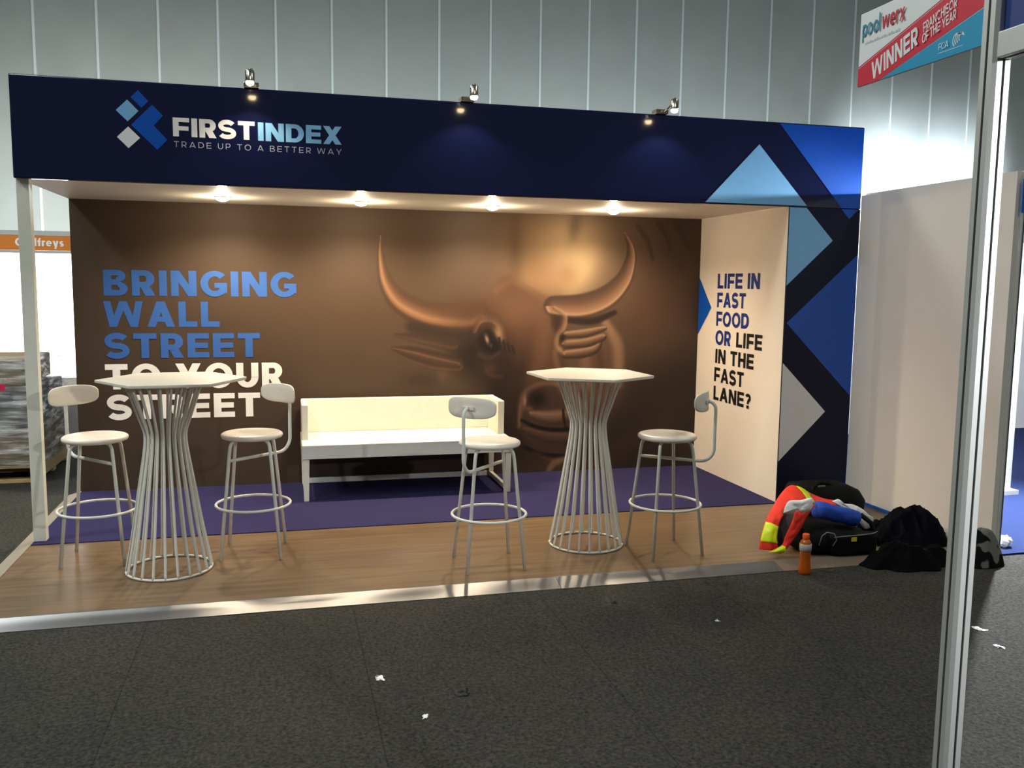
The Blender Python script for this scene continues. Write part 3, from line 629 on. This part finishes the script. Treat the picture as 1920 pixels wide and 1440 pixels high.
for ch in T1.children:
    if ch.name.startswith('tabletop'): ch.location = (.046, .037, 0)
def make_stool():
    t_ = thing('bar_stool', '', 'bar stool', (0, 0, 0), 0, 'white bar stools')
    MB().lathe([(.001, .735), (.165, .735), (.182, .741), (.188, .751), (.186, .762), (.176, .769), (.15, .772), (.001, .770)], 48).build('seat', M['white_seat'], t_, True, world=False)
    for k in range(4):
        a = math.pi/2*k; f = lambda r, z: (r*math.cos(a), r*math.sin(a), z)
        P = [f(.253, 0), f(.172, .655), f(.165, .695), f(.155, .716), f(.138, .729), f(.1, .7345)]
        MB().tube(P[:2]+spline(P[1:], 5)[1:], .0105, 10).build('leg', M['white_coat'], t_, True, world=False)
    MB().tube([(.226*math.cos(2*math.pi*k/72), .226*math.sin(2*math.pi*k/72), .315) for k in range(72)], .0085, 10, True).build('foot_ring', M['white_coat'], t_, True, world=False)
    zb = .612; R = .302
    P = [(-.176, 0, zb), (0, 0, zb), (.2, 0, zb)]+arc((R-.09, zb+.09), .09, -90, 0, 8, lambda a, b_: (a, 0, b_))
    P += [(R, 0, .8), (R+.002, 0, .93)]+arc((R-.048, .945), .05, 0, 70, 6, lambda a, b_: (a, 0, b_))+[(.258, 0, .994)]
    MB().tube(P, .0105, 10).build('back_support', M['white_coat'], t_, True, world=False)
    # curved pad
    rows_o = []; hw, hh, n, m_ = .162, .062, 28, 10
    def pad(u, v, off):
        # rounded-rectangle domain, gently wrapped round the sitter
        x = .245+off-.9*(u*hw)**2*1.6-.10*(v*hh); return (x+.004*v, u*hw, .994+v*hh)
    out = []
    for k in range(48):
        a = 2*math.pi*k/48; c, s_ = math.cos(a), math.sin(a); out.append((math.copysign(abs(c)**.62, c), math.copysign(abs(s_)**.62, s_)))
    rg = [[pad(u*.02, v*.02, .006) for u, v in out], [pad(u*.5, v*.5, .0062) for u, v in out], [pad(u*.95, v*.93, .006) for u, v in out], [pad(u, v, .003) for u, v in out], [pad(u, v, -.003) for u, v in out], [pad(u*.95, v*.93, -.006) for u, v in out], [pad(u*.5, v*.5, -.0062) for u, v in out], [pad(u*.02, v*.02, -.006) for u, v in out]]
    p = MB().rings(rg).build('backrest', M['white_seat'], t_, True, world=False)
    MB().box(.249, .258, -.038, .038, .982, 1.004).build('bracket', M['white_coat'], p, world=False, bevel=.002)
    for s_ in (-.024, .024):
        MB().prism([(s_+.004*math.cos(i*.785), .993+.004*math.sin(i*.785)) for i in range(8)], 'x', .236, .2405).build('screw', M['post'], p, world=False)
    return t_
s0 = make_stool()
SP = [(-4.90, -.407, 132.5, 'white bar stool with low backrest, between the grey post and the left table'),
      (-3.985, -.464, 39.9, 'white bar stool with low backrest, between the left table and the white bench'),
      (-2.5855, -1.016, 227, 'white bar stool seen from behind its backrest, before the right end of the bench'),
      (-1.414, -1.0, 320.7, 'white bar stool with backrest edge-on before the white side wall, right of the right table')]
for i, (x, y, a, lb) in enumerate(SP):
    if i == 0: s0.location = (x, y, 0); s0.rotation_euler = (0, 0, math.radians(a)); s0['label'] = lb
    else: dup(s0, (x, y, 0), math.radians(a), lb)

bn = thing('bench', 'long white wooden bench with a low back and arms, against the brown wall', 'bench', (-2.81, 1.1, .006))
bx0, bx1, by0, by1 = -3.657, -1.978, .768, 1.43
MB().box(bx0, bx1, by0+.004, by1, .338, .45).build('seat', M['white_bench'], bn, bevel=.004)
MB().box(bx0, bx1, by0-.008, by0+.003, .34, .447).build('front_apron', M['bench_gloss'], bn, bevel=.002)
MB().box(bx0+.01, bx1-.01, by1-.055, by1, .4505, .732).build('backrest', M['white_bench'], bn, bevel=.004)
for xa, xb in ((bx0+.005, bx0+.055), (bx1-.066, bx1-.012)):
    MB().box(xa, xb, 1.0, by1-.056, .4505, .732).build('arm', M['white_bench'], bn, bevel=.004)
for xa in (bx0+.004, bx1-.055):
    for ya in (by0, by1-.05):
        b = MB().rings([[(xa+q, ya, .0061), (xa+.05-q, ya, .0061), (xa+.05-q, ya+.045, .0061), (xa+q, ya+.045, .0061)] for q in (.006,)]+[[(xa, ya, .337), (xa+.05, ya, .337), (xa+.05, ya+.045, .337), (xa, ya+.045, .337)]])
        b.build('leg', M['white_bench'], bn, bevel=.002)
    MB().box(xa+.01, xa+.04, by0+.046, by1-.051, .012, .05).build('side_rail', M['white_bench'], bn, bevel=.002)
MB().box(bx0+.055, bx1-.056, by1-.04, by1-.012, .012, .055).build('rear_rail', M['bench_gloss'], bn, bevel=.002)

# ------------------------------------------------------------------ near stand: aluminium post, fascia and award sign
PX, PY = -2.548, -4.80
po = thing('aluminium_post', 'tall grooved aluminium post standing close to the camera on the right', 'post', (PX, PY, -.03))
h = .02; g = .0028; d = .004
pr = []
for k in range(4):
    c, s_ = math.cos(math.pi/2*k), math.sin(math.pi/2*k)
    for x_, y_ in ((h, -h+.006), (h, -g), (h-d, -g), (h-d, g), (h, g), (h, h-.006), (h-.006, h)): pr.append((x_*c-y_*s_, x_*s_+y_*c))
MB().prism([(PX+a, PY+b_) for a, b_ in pr], 'z', -.03, 2.48).build('column', M['alu_post'], po)
gb = MB()
for k in range(4):
    c, s_ = round(math.cos(math.pi/2*k)), round(math.sin(math.pi/2*k))
    xa, ya = (h-d+.0006)*c, (h-d+.0006)*s_; w_ = g-.0002
    gb.face([(PX+xa+s_*w_, PY+ya-c*w_, -.03), (PX+xa-s_*w_, PY+ya+c*w_, -.03), (PX+xa-s_*w_, PY+ya+c*w_, 2.48), (PX+xa+s_*w_, PY+ya-c*w_, 2.48)])
gb.build('groove', M['groove'], po)
nf = thing('stand_fascia', 'blue name panel on a grey beam at the top right corner, beside the aluminium post', 'sign', (PX, PY, 2.1))
MB().box(PX-.018, PX+.018, PY-2.2, PY-h-.001, 2.115, 2.16).build('beam', M['alu_post'], nf, bevel=.002)
MB().box(PX-.006, PX+.006, PY-2.2, PY-h-.001, 2.161, 2.44).build('blue_panel', M['sign_blue'], nf)
MB().box(PX-.018, PX+.018, PY-2.2, PY-h-.001, 2.441, 2.48).build('top_beam', M['alu_post'], nf, bevel=.002)
MB().box(PX-.0075, PX-.0062, PY-2.2, PY-h-.001, 2.1135, 2.1165).build('slot', M['groove'], nf)

sg = thing('award_sign', 'small white, red and teal award sign sticking out from the aluminium post', 'sign', (PX, PY+.2, 2.15))
S0, S1, Z0, Z1 = -4.404, -4.778, 2.1505, 2.306
MB().box(PX-.002, PX+.002, S1, S0, Z0, Z1).build('board', M['sign_white'], sg, bevel=.0018)
xq = PX-.0026
def on(y, z, e=0): return (xq-e, y, z)
poly_part('red_band', sg, M['sign_red'], [on(S0-.0008, Z0+.001), on(-4.479, Z0+.001), on(S1+.001, 2.2225), on(S1+.001, 2.2965), on(S0-.0008, 2.1895)])
poly_part('thin_red_line', sg, M['sign_red'], [on(S0-.0008, 2.1915), on(S1+.001, 2.2985), on(S1+.001, 2.3005), on(S0-.0008, 2.1935)])
poly_part('teal_corner', sg, M['sign_teal'], [on(-4.484, Z0+.001), on(S1+.001, Z0+.001), on(S1+.001, 2.2205)])
B = (0, -.96, .268); BV = (0, .10, .99)
words('winner_lettering', sg, M['sign_white'], ('WINNER', on(-4.455, 2.1555, .0004), B, BV, .038, .148), w=.24, t=.2, track=.13)
words('award_lettering', sg, M['sign_white'], ('FRANCHISOR', on(-4.609, 2.2150, .0004), B, BV, .0185, .094), ('OF THE YEAR', on(-4.609, 2.1930, .0004), B, BV, .0185, .094), w=.2, t=.17, track=.14)
words('teal_lettering', sg, M['teal_txt'], ('pool', on(-4.414, 2.2545, .0004), UNY, UZ, .036, .061), w=.19, t=.16, track=.12)
words('red_lettering', sg, M['red_txt'], ('werx', on(-4.479, 2.2555, .0004), UNY, UZ, .036, .074), w=.19, t=.16, track=.12)
words('club_lettering', sg, M['sign_white'], ('FCA', on(-4.655, 2.1695, .0004), UNY, UZ, .0125, .029), w=.14, t=.11, track=.1)
tg = MB()
for k in range(15):
    y_ = -4.425-k*.0076; tg.face([on(y_, 2.2372), on(y_-.0052, 2.2372), on(y_-.0052, 2.2372+.0034+.0012*(k % 3)), on(y_, 2.2372+.0034+.0012*(k % 3))])
tg.build('tagline', mat('faint_grey_print', (188, 194, 194), .5, noise_amt=.02), sg)
lf = MB()
for k in range(4):
    ps = [( -4.703-.004*k+.010*math.cos(a)*(1-.12*k), 2.1775+.0006*k+.012*math.sin(a)*(1-.1*k)) for a in np.linspace(2.2+.25*k, -1.0+.1*k, 9)]
    for q in stroke(ps, .0022): lf.face([on(a, b_, .0004) for a, b_ in q])
lf.build('leaf_emblem', M['sign_white'], sg)
poly_part('underline', sg, M['sign_white'], [on(-4.655, 2.1632, .0004), on(-4.72, 2.1632, .0004), on(-4.72, 2.1642, .0004), on(-4.655, 2.1642, .0004)])

# ------------------------------------------------------------------ next stand on the right (blue carpet)
tag(MB().box(.715, 7.0, -1.5, 3.0, -.0295, -.018).build('carpet', M['blue_carpet']), 'bright blue carpet of the neighbouring stand at the right edge', 'carpet')
npost = thing('stand_post', 'grey-green corner post at the front end of the white partition wall', 'post', (.735, -1.5, -.018))
MB().box(.712, .734, -1.522, -1.482, -.0175, 2.452).build('column', M['alu_post'], npost, bevel=.006)
MB().box(.7205, .7255, -1.5245, -1.5222, -.0175, 2.452).build('groove', M['groove'], npost)
nfs = thing('stand_fascia', 'blue name fascia with a white letter at the right edge above the blue carpet', 'sign', (2.2, -1.5, 2.19))
MB().box(.735, 3.75, -1.512, -1.488, 2.15, 2.189).build('beam', M['alu_post'], nfs)
MB().box(.687, 3.75, -1.534, -1.526, 2.19, 2.40).build('blue_panel', M['sign_mid'], nfs)
MB().box(.735, 3.75, -1.512, -1.488, 2.401, 2.44).build('top_beam', M['alu_post'], nfs)
words('white_lettering', nfs, M['sign_white'], ('C', (.7, -1.5355, 2.232), UX, UZ, .125, .115), w=.25, t=.2)
tag(MB().box(.716, 7.0, 2.9, 2.95, -.0175, 2.45).build('partition', M['white_board']), 'white back partition of the stand with the blue carpet', 'partition')
disp = thing('display_stand', 'white upright display frame standing on the blue carpet, behind the grey-green corner post', 'display', (2.2, 0, -.018))
MB().box(2.04, 2.20, -.006, .006, .25, 2.05).build('glass_panel', M['green_glass'], disp)
MB().box(2.06, 2.15, -.012, -.008, .95, 1.35).build('green_print', M['green'], disp)
for xa in (2.005, 2.2): MB().box(xa, xa+.04, -.03, .03, -.0175, 2.1).build('upright', M['white_coat'], disp)
MB().box(2.005, 2.24, -.12, .12, -.0175, .02).build('foot', M['white_coat'], disp)

# ------------------------------------------------------------------ stand behind on the left (orange fascia)
GY = 8.0
o1 = thing('orange_fascia', 'orange name fascia with pale lettering on the far stand at the left', 'sign', (-7.5, GY, 2.05))
MB().box(-10.5, -4.0, GY-.012, GY+.012, 2.325, 2.392).build('top_beam', M['alu_post'], o1)
MB().box(-10.5, -4.0, GY-.008, GY+.008, 2.112, 2.324).build('orange_panel', M['orange_sign'], o1)
MB().box(-10.5, -4.0, GY-.012, GY+.012, 2.07, 2.111).build('beam', M['alu_post'], o1)
words('pale_lettering', o1, M['cream_txt'], ('Godfreys', (-7.46, GY-.0095, 2.17), UX, UZ, .112, .635), w=.27, t=.2, track=.1)
tag(MB().box(-10.5, -4.0, 10.9, 10.95, -.03, 2.35).build('partition', M['white_board']), 'bright white back partition of the stand with the orange fascia', 'partition')
tag(MB().box(-8.69, -8.66, 8.05, 10.88, -.03, 2.06).build('partition', M['white_board']), 'white side partition inside the stand with the orange fascia', 'partition')
light('stand_lamp', 'AREA', (-7.0, 9.0, 2.3), 420, (1, .99, .97), (-7.0, 10.9, .9), 2.6, .3)
ct = thing('display_stand', 'thin white display stand with two shelves before the bright far partition', 'display stand', (-6.45, 9.2, -.03))
MB().box(-6.47, -6.43, 9.18, 9.22, -.03, 1.5).build('pole', M['post'], ct)
for z in (.62, 1.0): MB().box(-6.65, -6.25, 9.05, 9.35, z, z+.015).build('shelf', M['post'], ct)
MB().box(-6.6, -6.3, 9.05, 9.35, -.03, .42).build('base', M['sign_mid'], ct)

# shrink-wrapped pallet
pl = thing('wrapped_pallet', 'wooden pallet of brown and grey cartons wrapped in clear film, left of the grey post', 'pallet', (-6.5, 2.6, -.03))
px0, px1, py0, py1 = -7.0, -5.83, 2.06, 3.15
for k in range(7): MB().box(px0-.01, px1+.01, py0+k*.165, py0+k*.165+.1, .10, .12).build('deck_board', M['wood_pallet'], pl)
for xa in (px0, (px0+px1)/2-.04, px1-.05): MB().box(xa, xa+.05, py0, py1, .0, .099).build('stringer', M['wood_pallet'], pl)
for k in range(3): MB().box(px0, px1, py0+.02+k*.47, py0+.12+k*.47, -.0295, -.001).build('bottom_board', M['wood_pallet'], pl)
def carton(x0, x1, y0, y1, z0, z1, m, nm='carton'): return MB().box(x0, x1, y0, y1, z0, z1).build(nm, m, pl, bevel=.012)
for k in range(2):
    carton(px0+.02+k*.57, px0+.58+k*.57, py0+.01, py0+.54, .122, .44, M['card']); carton(px0+.02+k*.57, px0+.58+k*.57, py0+.55, py1-.01, .122, .44, M['card'])
    carton(px0+.02+k*.57, px0+.58+k*.57, py0+.02, py0+.54, .442, .80, M['dark_card']); carton(px0+.02+k*.57, px0+.58+k*.57, py0+.55, py1-.02, .442, .78, M['dark_card'])
carton(px0+.05, px1-.1, py0+.05, py1-.1, .802, 1.02, M['card'])
MB().box(-6.20, -6.045, py0-.046, py0-.043, .775, .825).build('pink_label', M['pink'], pl)
rg = []
for i in range(30):
    z = .1+i*.033; r_ = []
    for j in range(96):
        a = 2*math.pi*j/96; c, s_ = math.cos(a), math.sin(a); q = max(abs(c), abs(s_)); ux, uy = c/q, s_/q
        x_, y_ = (px0+px1)/2+ux*(px1-px0)/2, (py0+py1)/2+uy*(py1-py0)/2
        dlt = .018+.022*noise.noise(Vector((x_*3+z*2.5, y_*3, z*7)))
        sh = 1-.06*max(0, (z-.8)/.3)
        r_.append(((px0+px1)/2+(x_-(px0+px1)/2)*sh+ux*dlt, (py0+py1)/2+(y_-(py0+py1)/2)*sh+uy*dlt, z))
    rg.append(r_)
MB().rings(rg, cap=False).build('stretch_film', M['film'], pl, True)

# ------------------------------------------------------------------ bags and clothes on the floor at the right
def ground(x, y):
    if x > .66 or y < -1.481: return -.0235
    return .0015 if y > -1.345 else -.023+(y+1.481)/.121*.031 if y < -1.36 else .008
def heap(name, m, c, rx, ry, hgt, seed, rot=0, z0=.0005, lump=.35, fold=.04, sq=2.2, tag_=None, parent=None):
    b = MB(); rows = []; n, k = 26, 72; off = Vector((seed*3.7, seed*1.3, seed))
    for i in range(n+1):
        r = i/n; row = []
        for j in range(k+1):
            a = 2*math.pi*(j % k)/k; c_, s_ = math.cos(a), math.sin(a)
            e = 1+lump*noise.noise(Vector((c_*1.4, s_*1.4, 0))+off)+lump*.4*noise.noise(Vector((c_*4, s_*4, 2))+off)
            x, y = r*rx*e*c_, r*ry*e*s_
            hh = hgt*(1-r**sq)*(1+.55*noise.noise(Vector((x*6, y*6, 0))+off))
            q = noise.noise(Vector((x*13+y*5, y*13-x*6, 1))+off); hh += fold*(1-r**6)*(1-abs(q)*2.4)*min(1, hh*12)
            hh = max(0, hh)
            cr, sr = math.cos(rot), math.sin(rot); wx, wy = c[0]+x*cr-y*sr, c[1]+x*sr+y*cr; row.append((wx, wy, ground(wx, wy)+hh))
        rows.append(row)
    b.grid(rows); b.face([rows[-1][j] for j in range(k)][::-1])
    o_ = b.build(name, m, parent, True)
    if tag_: tag(o_, *tag_)
    return o_
jk = heap('jacket', M['navy_cloth'], (.34, -1.14), .27, .20, .2, 3, .2, tag_=('dark navy jacket heaped on the floor against the white partition wall', 'jacket'))
MB().tube(spline([(.10, -.93, .045), (.19, -.93, .05), (.27, -.96, .06), (.33, -1.02, .11)], 6), [.028+.012*math.sin(k*.9)**2+.016*k/18 for k in range(19)], 14).build('sleeve', M['navy_cloth'], jk, True)
heap('jacket', M['black_cloth'], (.0, -1.55), .28, .12, .12, 11, -.1, z0=-.029, tag_=('black jacket spread on the grey carpet in front of the navy jacket', 'jacket'))
heap('cloth_bag', M['plaid'], (.50, -1.63), .145, .085, .2, 5, .05, z0=-.029, lump=.2, fold=.015, sq=3, tag_=('grey and black patterned cloth bag at the end of the partition, behind the aluminium post', 'bag'))

# tool bag in front
def sup(cx, cy, rx, ry, z, n=40, p=3.2, tw=0):
    out = []
    for j in range(n):
        a = 2*math.pi*j/n; c_, s_ = math.cos(a), math.sin(a); r = (abs(c_)**p+abs(s_)**p)**(-1/p)
        w_ = 1+.03*noise.noise(Vector((c_*3+cx, s_*3, z*9)))
        out.append((cx+rx*r*c_*w_, cy+ry*r*s_*w_, z))
    return out
def slope(r): return [(x, y, z if z < .02 else .02+(z-.02)*(.205-.17*(x+.5))/.222) for x, y, z in r]
bg = thing('tool_bag', 'black tool bag with grey piping and a yellow label, standing behind the orange bottle', 'bag', (-.33, -1.2, .0045))
bz = .0045
MB().rings([slope(r) for r in (sup(-.33, -1.19, .20, .125, bz), sup(-.33, -1.19, .25, .15, bz+.02), sup(-.33, -1.19, .255, .155, bz+.09), sup(-.33, -1.18, .25, .15, bz+.145), sup(-.335, -1.165, .23, .13, bz+.19), sup(-.34, -1.155, .18, .09, bz+.215), sup(-.34, -1.15, .08, .04, bz+.222))]).build('body', M['black_bag'], bg, True)
MB().rings([[(x_, y_, z_) for x_, y_, z_ in sup(-.25, -1.335, .17, .05, zz)] for zz in (bz+.01, bz+.03, bz+.10, bz+.13)]).build('front_pocket', M['black_bag'], bg, True)
MB().tube([(-.42, -1.385, bz+.128), (-.36, -1.389, bz+.134), (-.25, -1.391, bz+.135), (-.14, -1.388, bz+.139), (-.085, -1.36, bz+.142)], .0035, 6).build('piping', M['grey_pipe'], bg, True)
MB().box(-.298, -.262, -1.397, -1.391, bz+.098, bz+.124).build('label', M['yellow_tag'], bg)
MB().tube([(-.50, -1.345, bz+.07), (-.485, -1.352, bz+.135), (-.455, -1.358, bz+.158), (-.41, -1.372, bz+.15), (-.395, -1.378, bz+.11), (-.42, -1.375, bz+.07)], .004, 6).build('loop_handle', M['grey_pipe'], bg, True)
MB().tube([(-.115, -1.22, bz+.22), (-.06, -1.26, bz+.17), (-.045, -1.29, bz+.10), (-.03, -1.32, bz+.03)], .016, 8).build('strap', M['black_bag'], bg, True)
# big black bag at the back
bb = thing('holdall', 'big black holdall with a grey tab, behind the orange vest against the navy panel', 'bag', (.1, -.38, .0005))
MB().rings([sup(.17, -.40, .26, .155, .0008), sup(.17, -.40, .29, .18, .03), sup(.17, -.40, .295, .18, .12), sup(.15, -.39, .275, .16, .19), sup(.11, -.38, .22, .12, .235), sup(.07, -.38, .13, .06, .25)]).build('body', M['black_bag'], bb, True)
MB().tube([(-.02, -.52, .15), (.0, -.50, .235), (.08, -.46, .262), (.16, -.46, .25), (.20, -.50, .19)], .013, 8).build('handle', M['black_bag'], bb, True)
a_ = at(1533, 912, -.49); MB().box(a_[0], a_[0]+.062, -.497, -.485, a_[2]-.006, a_[2]+.006).build('grey_tab', M['grey_pipe'], bb)

# hi-vis vest thrown over the bags: strips of cloth lofted from edge to edge
def strip(stations, n=8, bulge=.02, seed=0, k=9):
    """stations: [(left point, right point)] in space; returns rows of a puffed strip"""
    Ls = spline([s_[0] for s_ in stations], n); Rs = spline([s_[1] for s_ in stations], n); rows = []
    for i, (a, b_) in enumerate(zip(Ls, Rs)):
        a, b_ = Vector(a), Vector(b_); row = []
        for j in range(k):
            t = j/(k-1); p = a.lerp(b_, t); w_ = math.sin(math.pi*t)
            p += Vector((0, -1, .35))*bulge*w_*(1+.9*noise.noise(Vector((i*.22+seed, t*3.5, seed))))
            row.append(p)
        rows.append(row)
    return rows
def cloth(name, m, rows, parent, thick=.004):
    o_ = MB().grid(rows).build(name, m, parent, True); md = o_.modifiers.new('thickness', 'SOLIDIFY'); md.thickness = thick; md.offset = 0; return o_
vs = thing('hi_vis_vest', 'orange-red hi-vis vest with lime tape, draped over the black bags', 'vest', (-.6, -1.1, 0))
ST = [(at(1423, 1030, -1.21), at(1462, 1034, -1.26)), (at(1427, 1005, -1.20), at(1456, 1010, -1.25)), (at(1436, 975, -1.16), at(1460, 985, -1.22)), (at(1450, 948, -1.08), at(1470, 965, -1.18)),
      (at(1464, 926, -.98), at(1487, 955, -1.14)), (at(1480, 911, -.88), at(1502, 944, -1.10)), (at(1497, 913, -.82), at(1518, 943, -1.08)), (at(1520, 925, -.80), at(1536, 944, -1.06)), (at(1545, 935, -.80), at(1552, 946, -1.04)), (at(1572, 939, -.80), at(1574, 948, -1.0))]
rows = strip(ST, 8, .018, 1)
cloth('back_panel', M['hivis'], rows, vs)
cloth('reflective_tape', M['lime'], [[p+Vector((0, -.006, .003)) for p in r] for r in rows[5:16]], vs, .002)
cloth('reflective_tape', M['lime'], [[p+Vector((0, -.006, .004)) for p in r] for r in rows[46:53]], vs, .002)
ST2 = [(at(1440, 1036, -1.25), at(1466, 1037, -1.29)), (at(1466, 1022, -1.30), at(1473, 1032, -1.33)), (at(1472, 1006, -1.33), at(1486, 1014, -1.345)), (at(1482, 985, -1.345), at(1500, 994, -1.345)), (at(1488, 968, -1.34), at(1510, 974, -1.335)), (at(1490, 956, -1.32), at(1522, 956, -1.31)), (at(1492, 950, -1.28), at(1530, 946, -1.27))]
rows2 = strip(ST2, 8, .014, 4)
cloth('front_flap', M['hivis'], rows2, vs)
cloth('reflective_tape', M['lime'], [[p+Vector((0, -.005, .002)) for p in r] for r in rows2[0:9]], vs, .002)
ST3 = [(at(1452, 1032, -1.24), at(1470, 1030, -1.27)), (at(1453, 1000, -1.22), at(1480, 1002, -1.27)), (at(1462, 975, -1.19), at(1490, 976, -1.27)), (at(1470, 955, -1.16), at(1498, 955, -1.25))]
cloth('lining', M['hivis_in'], strip(ST3, 6, -.02, 7), vs)

def crumple(name, m, outline, y, depth, label, cat, seed=0, yslope=0):
    """crumpled cloth with the given outline (photo pixels) at depth y, a real bulging body"""
    S = spline(list(outline)+[outline[0]], 6)[:-1]; cx = sum(p[0] for p in S)/len(S); cy = sum(p[1] for p in S)/len(S); rg = []
    for r, dd in ((1, .02), (1.0, 0), (.93, -.35), (.75, -.75), (.45, -1), (.03, -1.08)):
        ring_ = []
        for i, p in enumerate(S):
            u, v = cx+(p[0]-cx)*r, cy+(p[1]-cy)*r; nz = noise.noise(Vector((u*.09+seed, v*.09, seed)))
            ring_.append(at(u, v, y+yslope*(u-cx)/290+depth*dd*(1+.8*nz)))
        rg.append(ring_)
    o_ = MB().rings(rg).build(name, m, None, True); tag(o_, label, cat); return o_
crumple('shirt', M['white_cloth'], [(1468, 962), (1478, 940), (1500, 938), (1522, 934), (1524, 948), (1518, 958), (1502, 962), (1494, 956), (1486, 964)], -1.375, .025, 'crumpled white shirt on top of the orange vest, left of the blue cloth', 'shirt', 2)
crumple('towel', M['white_cloth'], [(1560, 940), (1572, 936), (1584, 944), (1600, 946), (1618, 955), (1630, 966), (1638, 972), (1634, 986), (1622, 992), (1612, 980), (1598, 960), (1575, 950)], -1.115, .03, 'white towel hanging from the right end of the black tool bag', 'towel', 5)
# rolled blue cloth
P0, P1 = Vector(at(1528, 954, -1.27)), Vector(at(1608, 973, -1.25)); ax = (P1-P0).normalized(); up = Vector((0, 0, 1)); si = ax.cross(up).normalized(); up = si.cross(ax); rg = []
for i in range(19):
    t = i/18; rr = .058*(1 if 0 < i < 18 else .55)*(1-.06*t); r_ = []
    for j in range(40):
        a = 2*math.pi*j/40; q = rr*(1+.12*noise.noise(Vector((t*5, math.cos(a)*1.6, math.sin(a)*1.6))))
        r_.append(P0.lerp(P1, t)+si*q*math.cos(a)+up*q*math.sin(a)*.95)
    rg.append(r_)
tag(MB().rings(rg).build('rolled_shirt', M['blue_cloth'], None, True), 'rolled-up blue cloth lying on the black tool bag', 'cloth')

# bottle
bo = thing('drink_bottle', 'small bottle of orange drink with a pale label, at the edge of the floor strip', 'bottle', (-.722, -1.535, -.0295))
MB().lathe([(.001, 0), (.032, 0), (.0375, .006), (.038, .02), (.036, .05), (.0325, .08), (.031, .11), (.033, .14), (.0335, .19), (.030, .202), (.021, .214), (.016, .219)], 32).build('body', M['juice'], bo, True, world=False)
MB().lathe([(.0336, .145), (.0355, .146), (.0362, .165), (.0355, .188), (.0338, .189)], 32).build('label', M['label_grey'], bo, True, world=False)
MB().lathe([(.001, .2195), (.0195, .2195), (.0205, .222), (.0205, .246), (.018, .25), (.001, .25)], 32).build('cap', M['cap_orange'], bo, True, world=False)

# scraps on the carpet
def scrap(x, y, s_, label, m='paper', nm='paper_scrap', seed=1, hgt=.006):
    rows = []
    for i in range(6):
        rows.append([(x+s_*(i/5-.5+.55*noise.noise(Vector((i*.8+.3, j*.8+.4, seed+.37)))), y+s_*1.3*(j/5-.5+.55*noise.noise(Vector((i*.8+9.3, j*.8+.2, seed+.37)))), -.0285+hgt*abs(noise.noise(Vector((i*.7, j*.7, seed+3))))) for j in range(6)])
    o_ = MB().grid(rows).build(nm, M[m], None, True); md = o_.modifiers.new('thickness', 'SOLIDIFY'); md.thickness = .0008; md.offset = 1
    tag(o_, label, 'litter')
scrap(-3.40, -2.403, .034, 'white paper scrap on the dark carpet, below the middle of the metal strip', seed=2)
scrap(-.343, -2.527, .045, 'white paper scrap on the bright carpet just right of the aluminium post', seed=4)
scrap(-.419, -2.738, .03, 'tiny white scrap on the bright carpet at the right edge', seed=6)
scrap(-3.066, -2.629, .045, 'black scrap on the grey carpet, right of the white paper scrap', 'dark_bit', 'black_scrap', 7, .012)
scrap(-2.043, -1.75, .03, 'black scrap on the grey carpet, near the metal strip', 'dark_bit', 'black_scrap', 9, .01)
scrap(-1.614, -2.126, .018, 'tiny white crumb on the dark carpet, left of the aluminium post', seed=12)
scrap(-3.259, -2.795, .02, 'tiny white crumb on the dark carpet, below the black scrap', seed=14)
b = MB(); rg = []
for i in range(13):
    t = math.pi*i/12; r_ = []
    for j in range(24):
        a = 2*math.pi*j/24; d_ = Vector((math.sin(t)*math.cos(a), math.sin(t)*math.sin(a), math.cos(t))); q = .042*(1+.35*noise.noise(d_*2.3))
        r_.append((.92+d_.x*q*1.2, -1.36+d_.y*q, -.018+.038+d_.z*q*.9))
    rg.append(r_)
tag(b.rings(rg).build('crumpled_paper', M['paper'], None, False), 'crumpled ball of white paper on the edge of the blue carpet', 'litter')
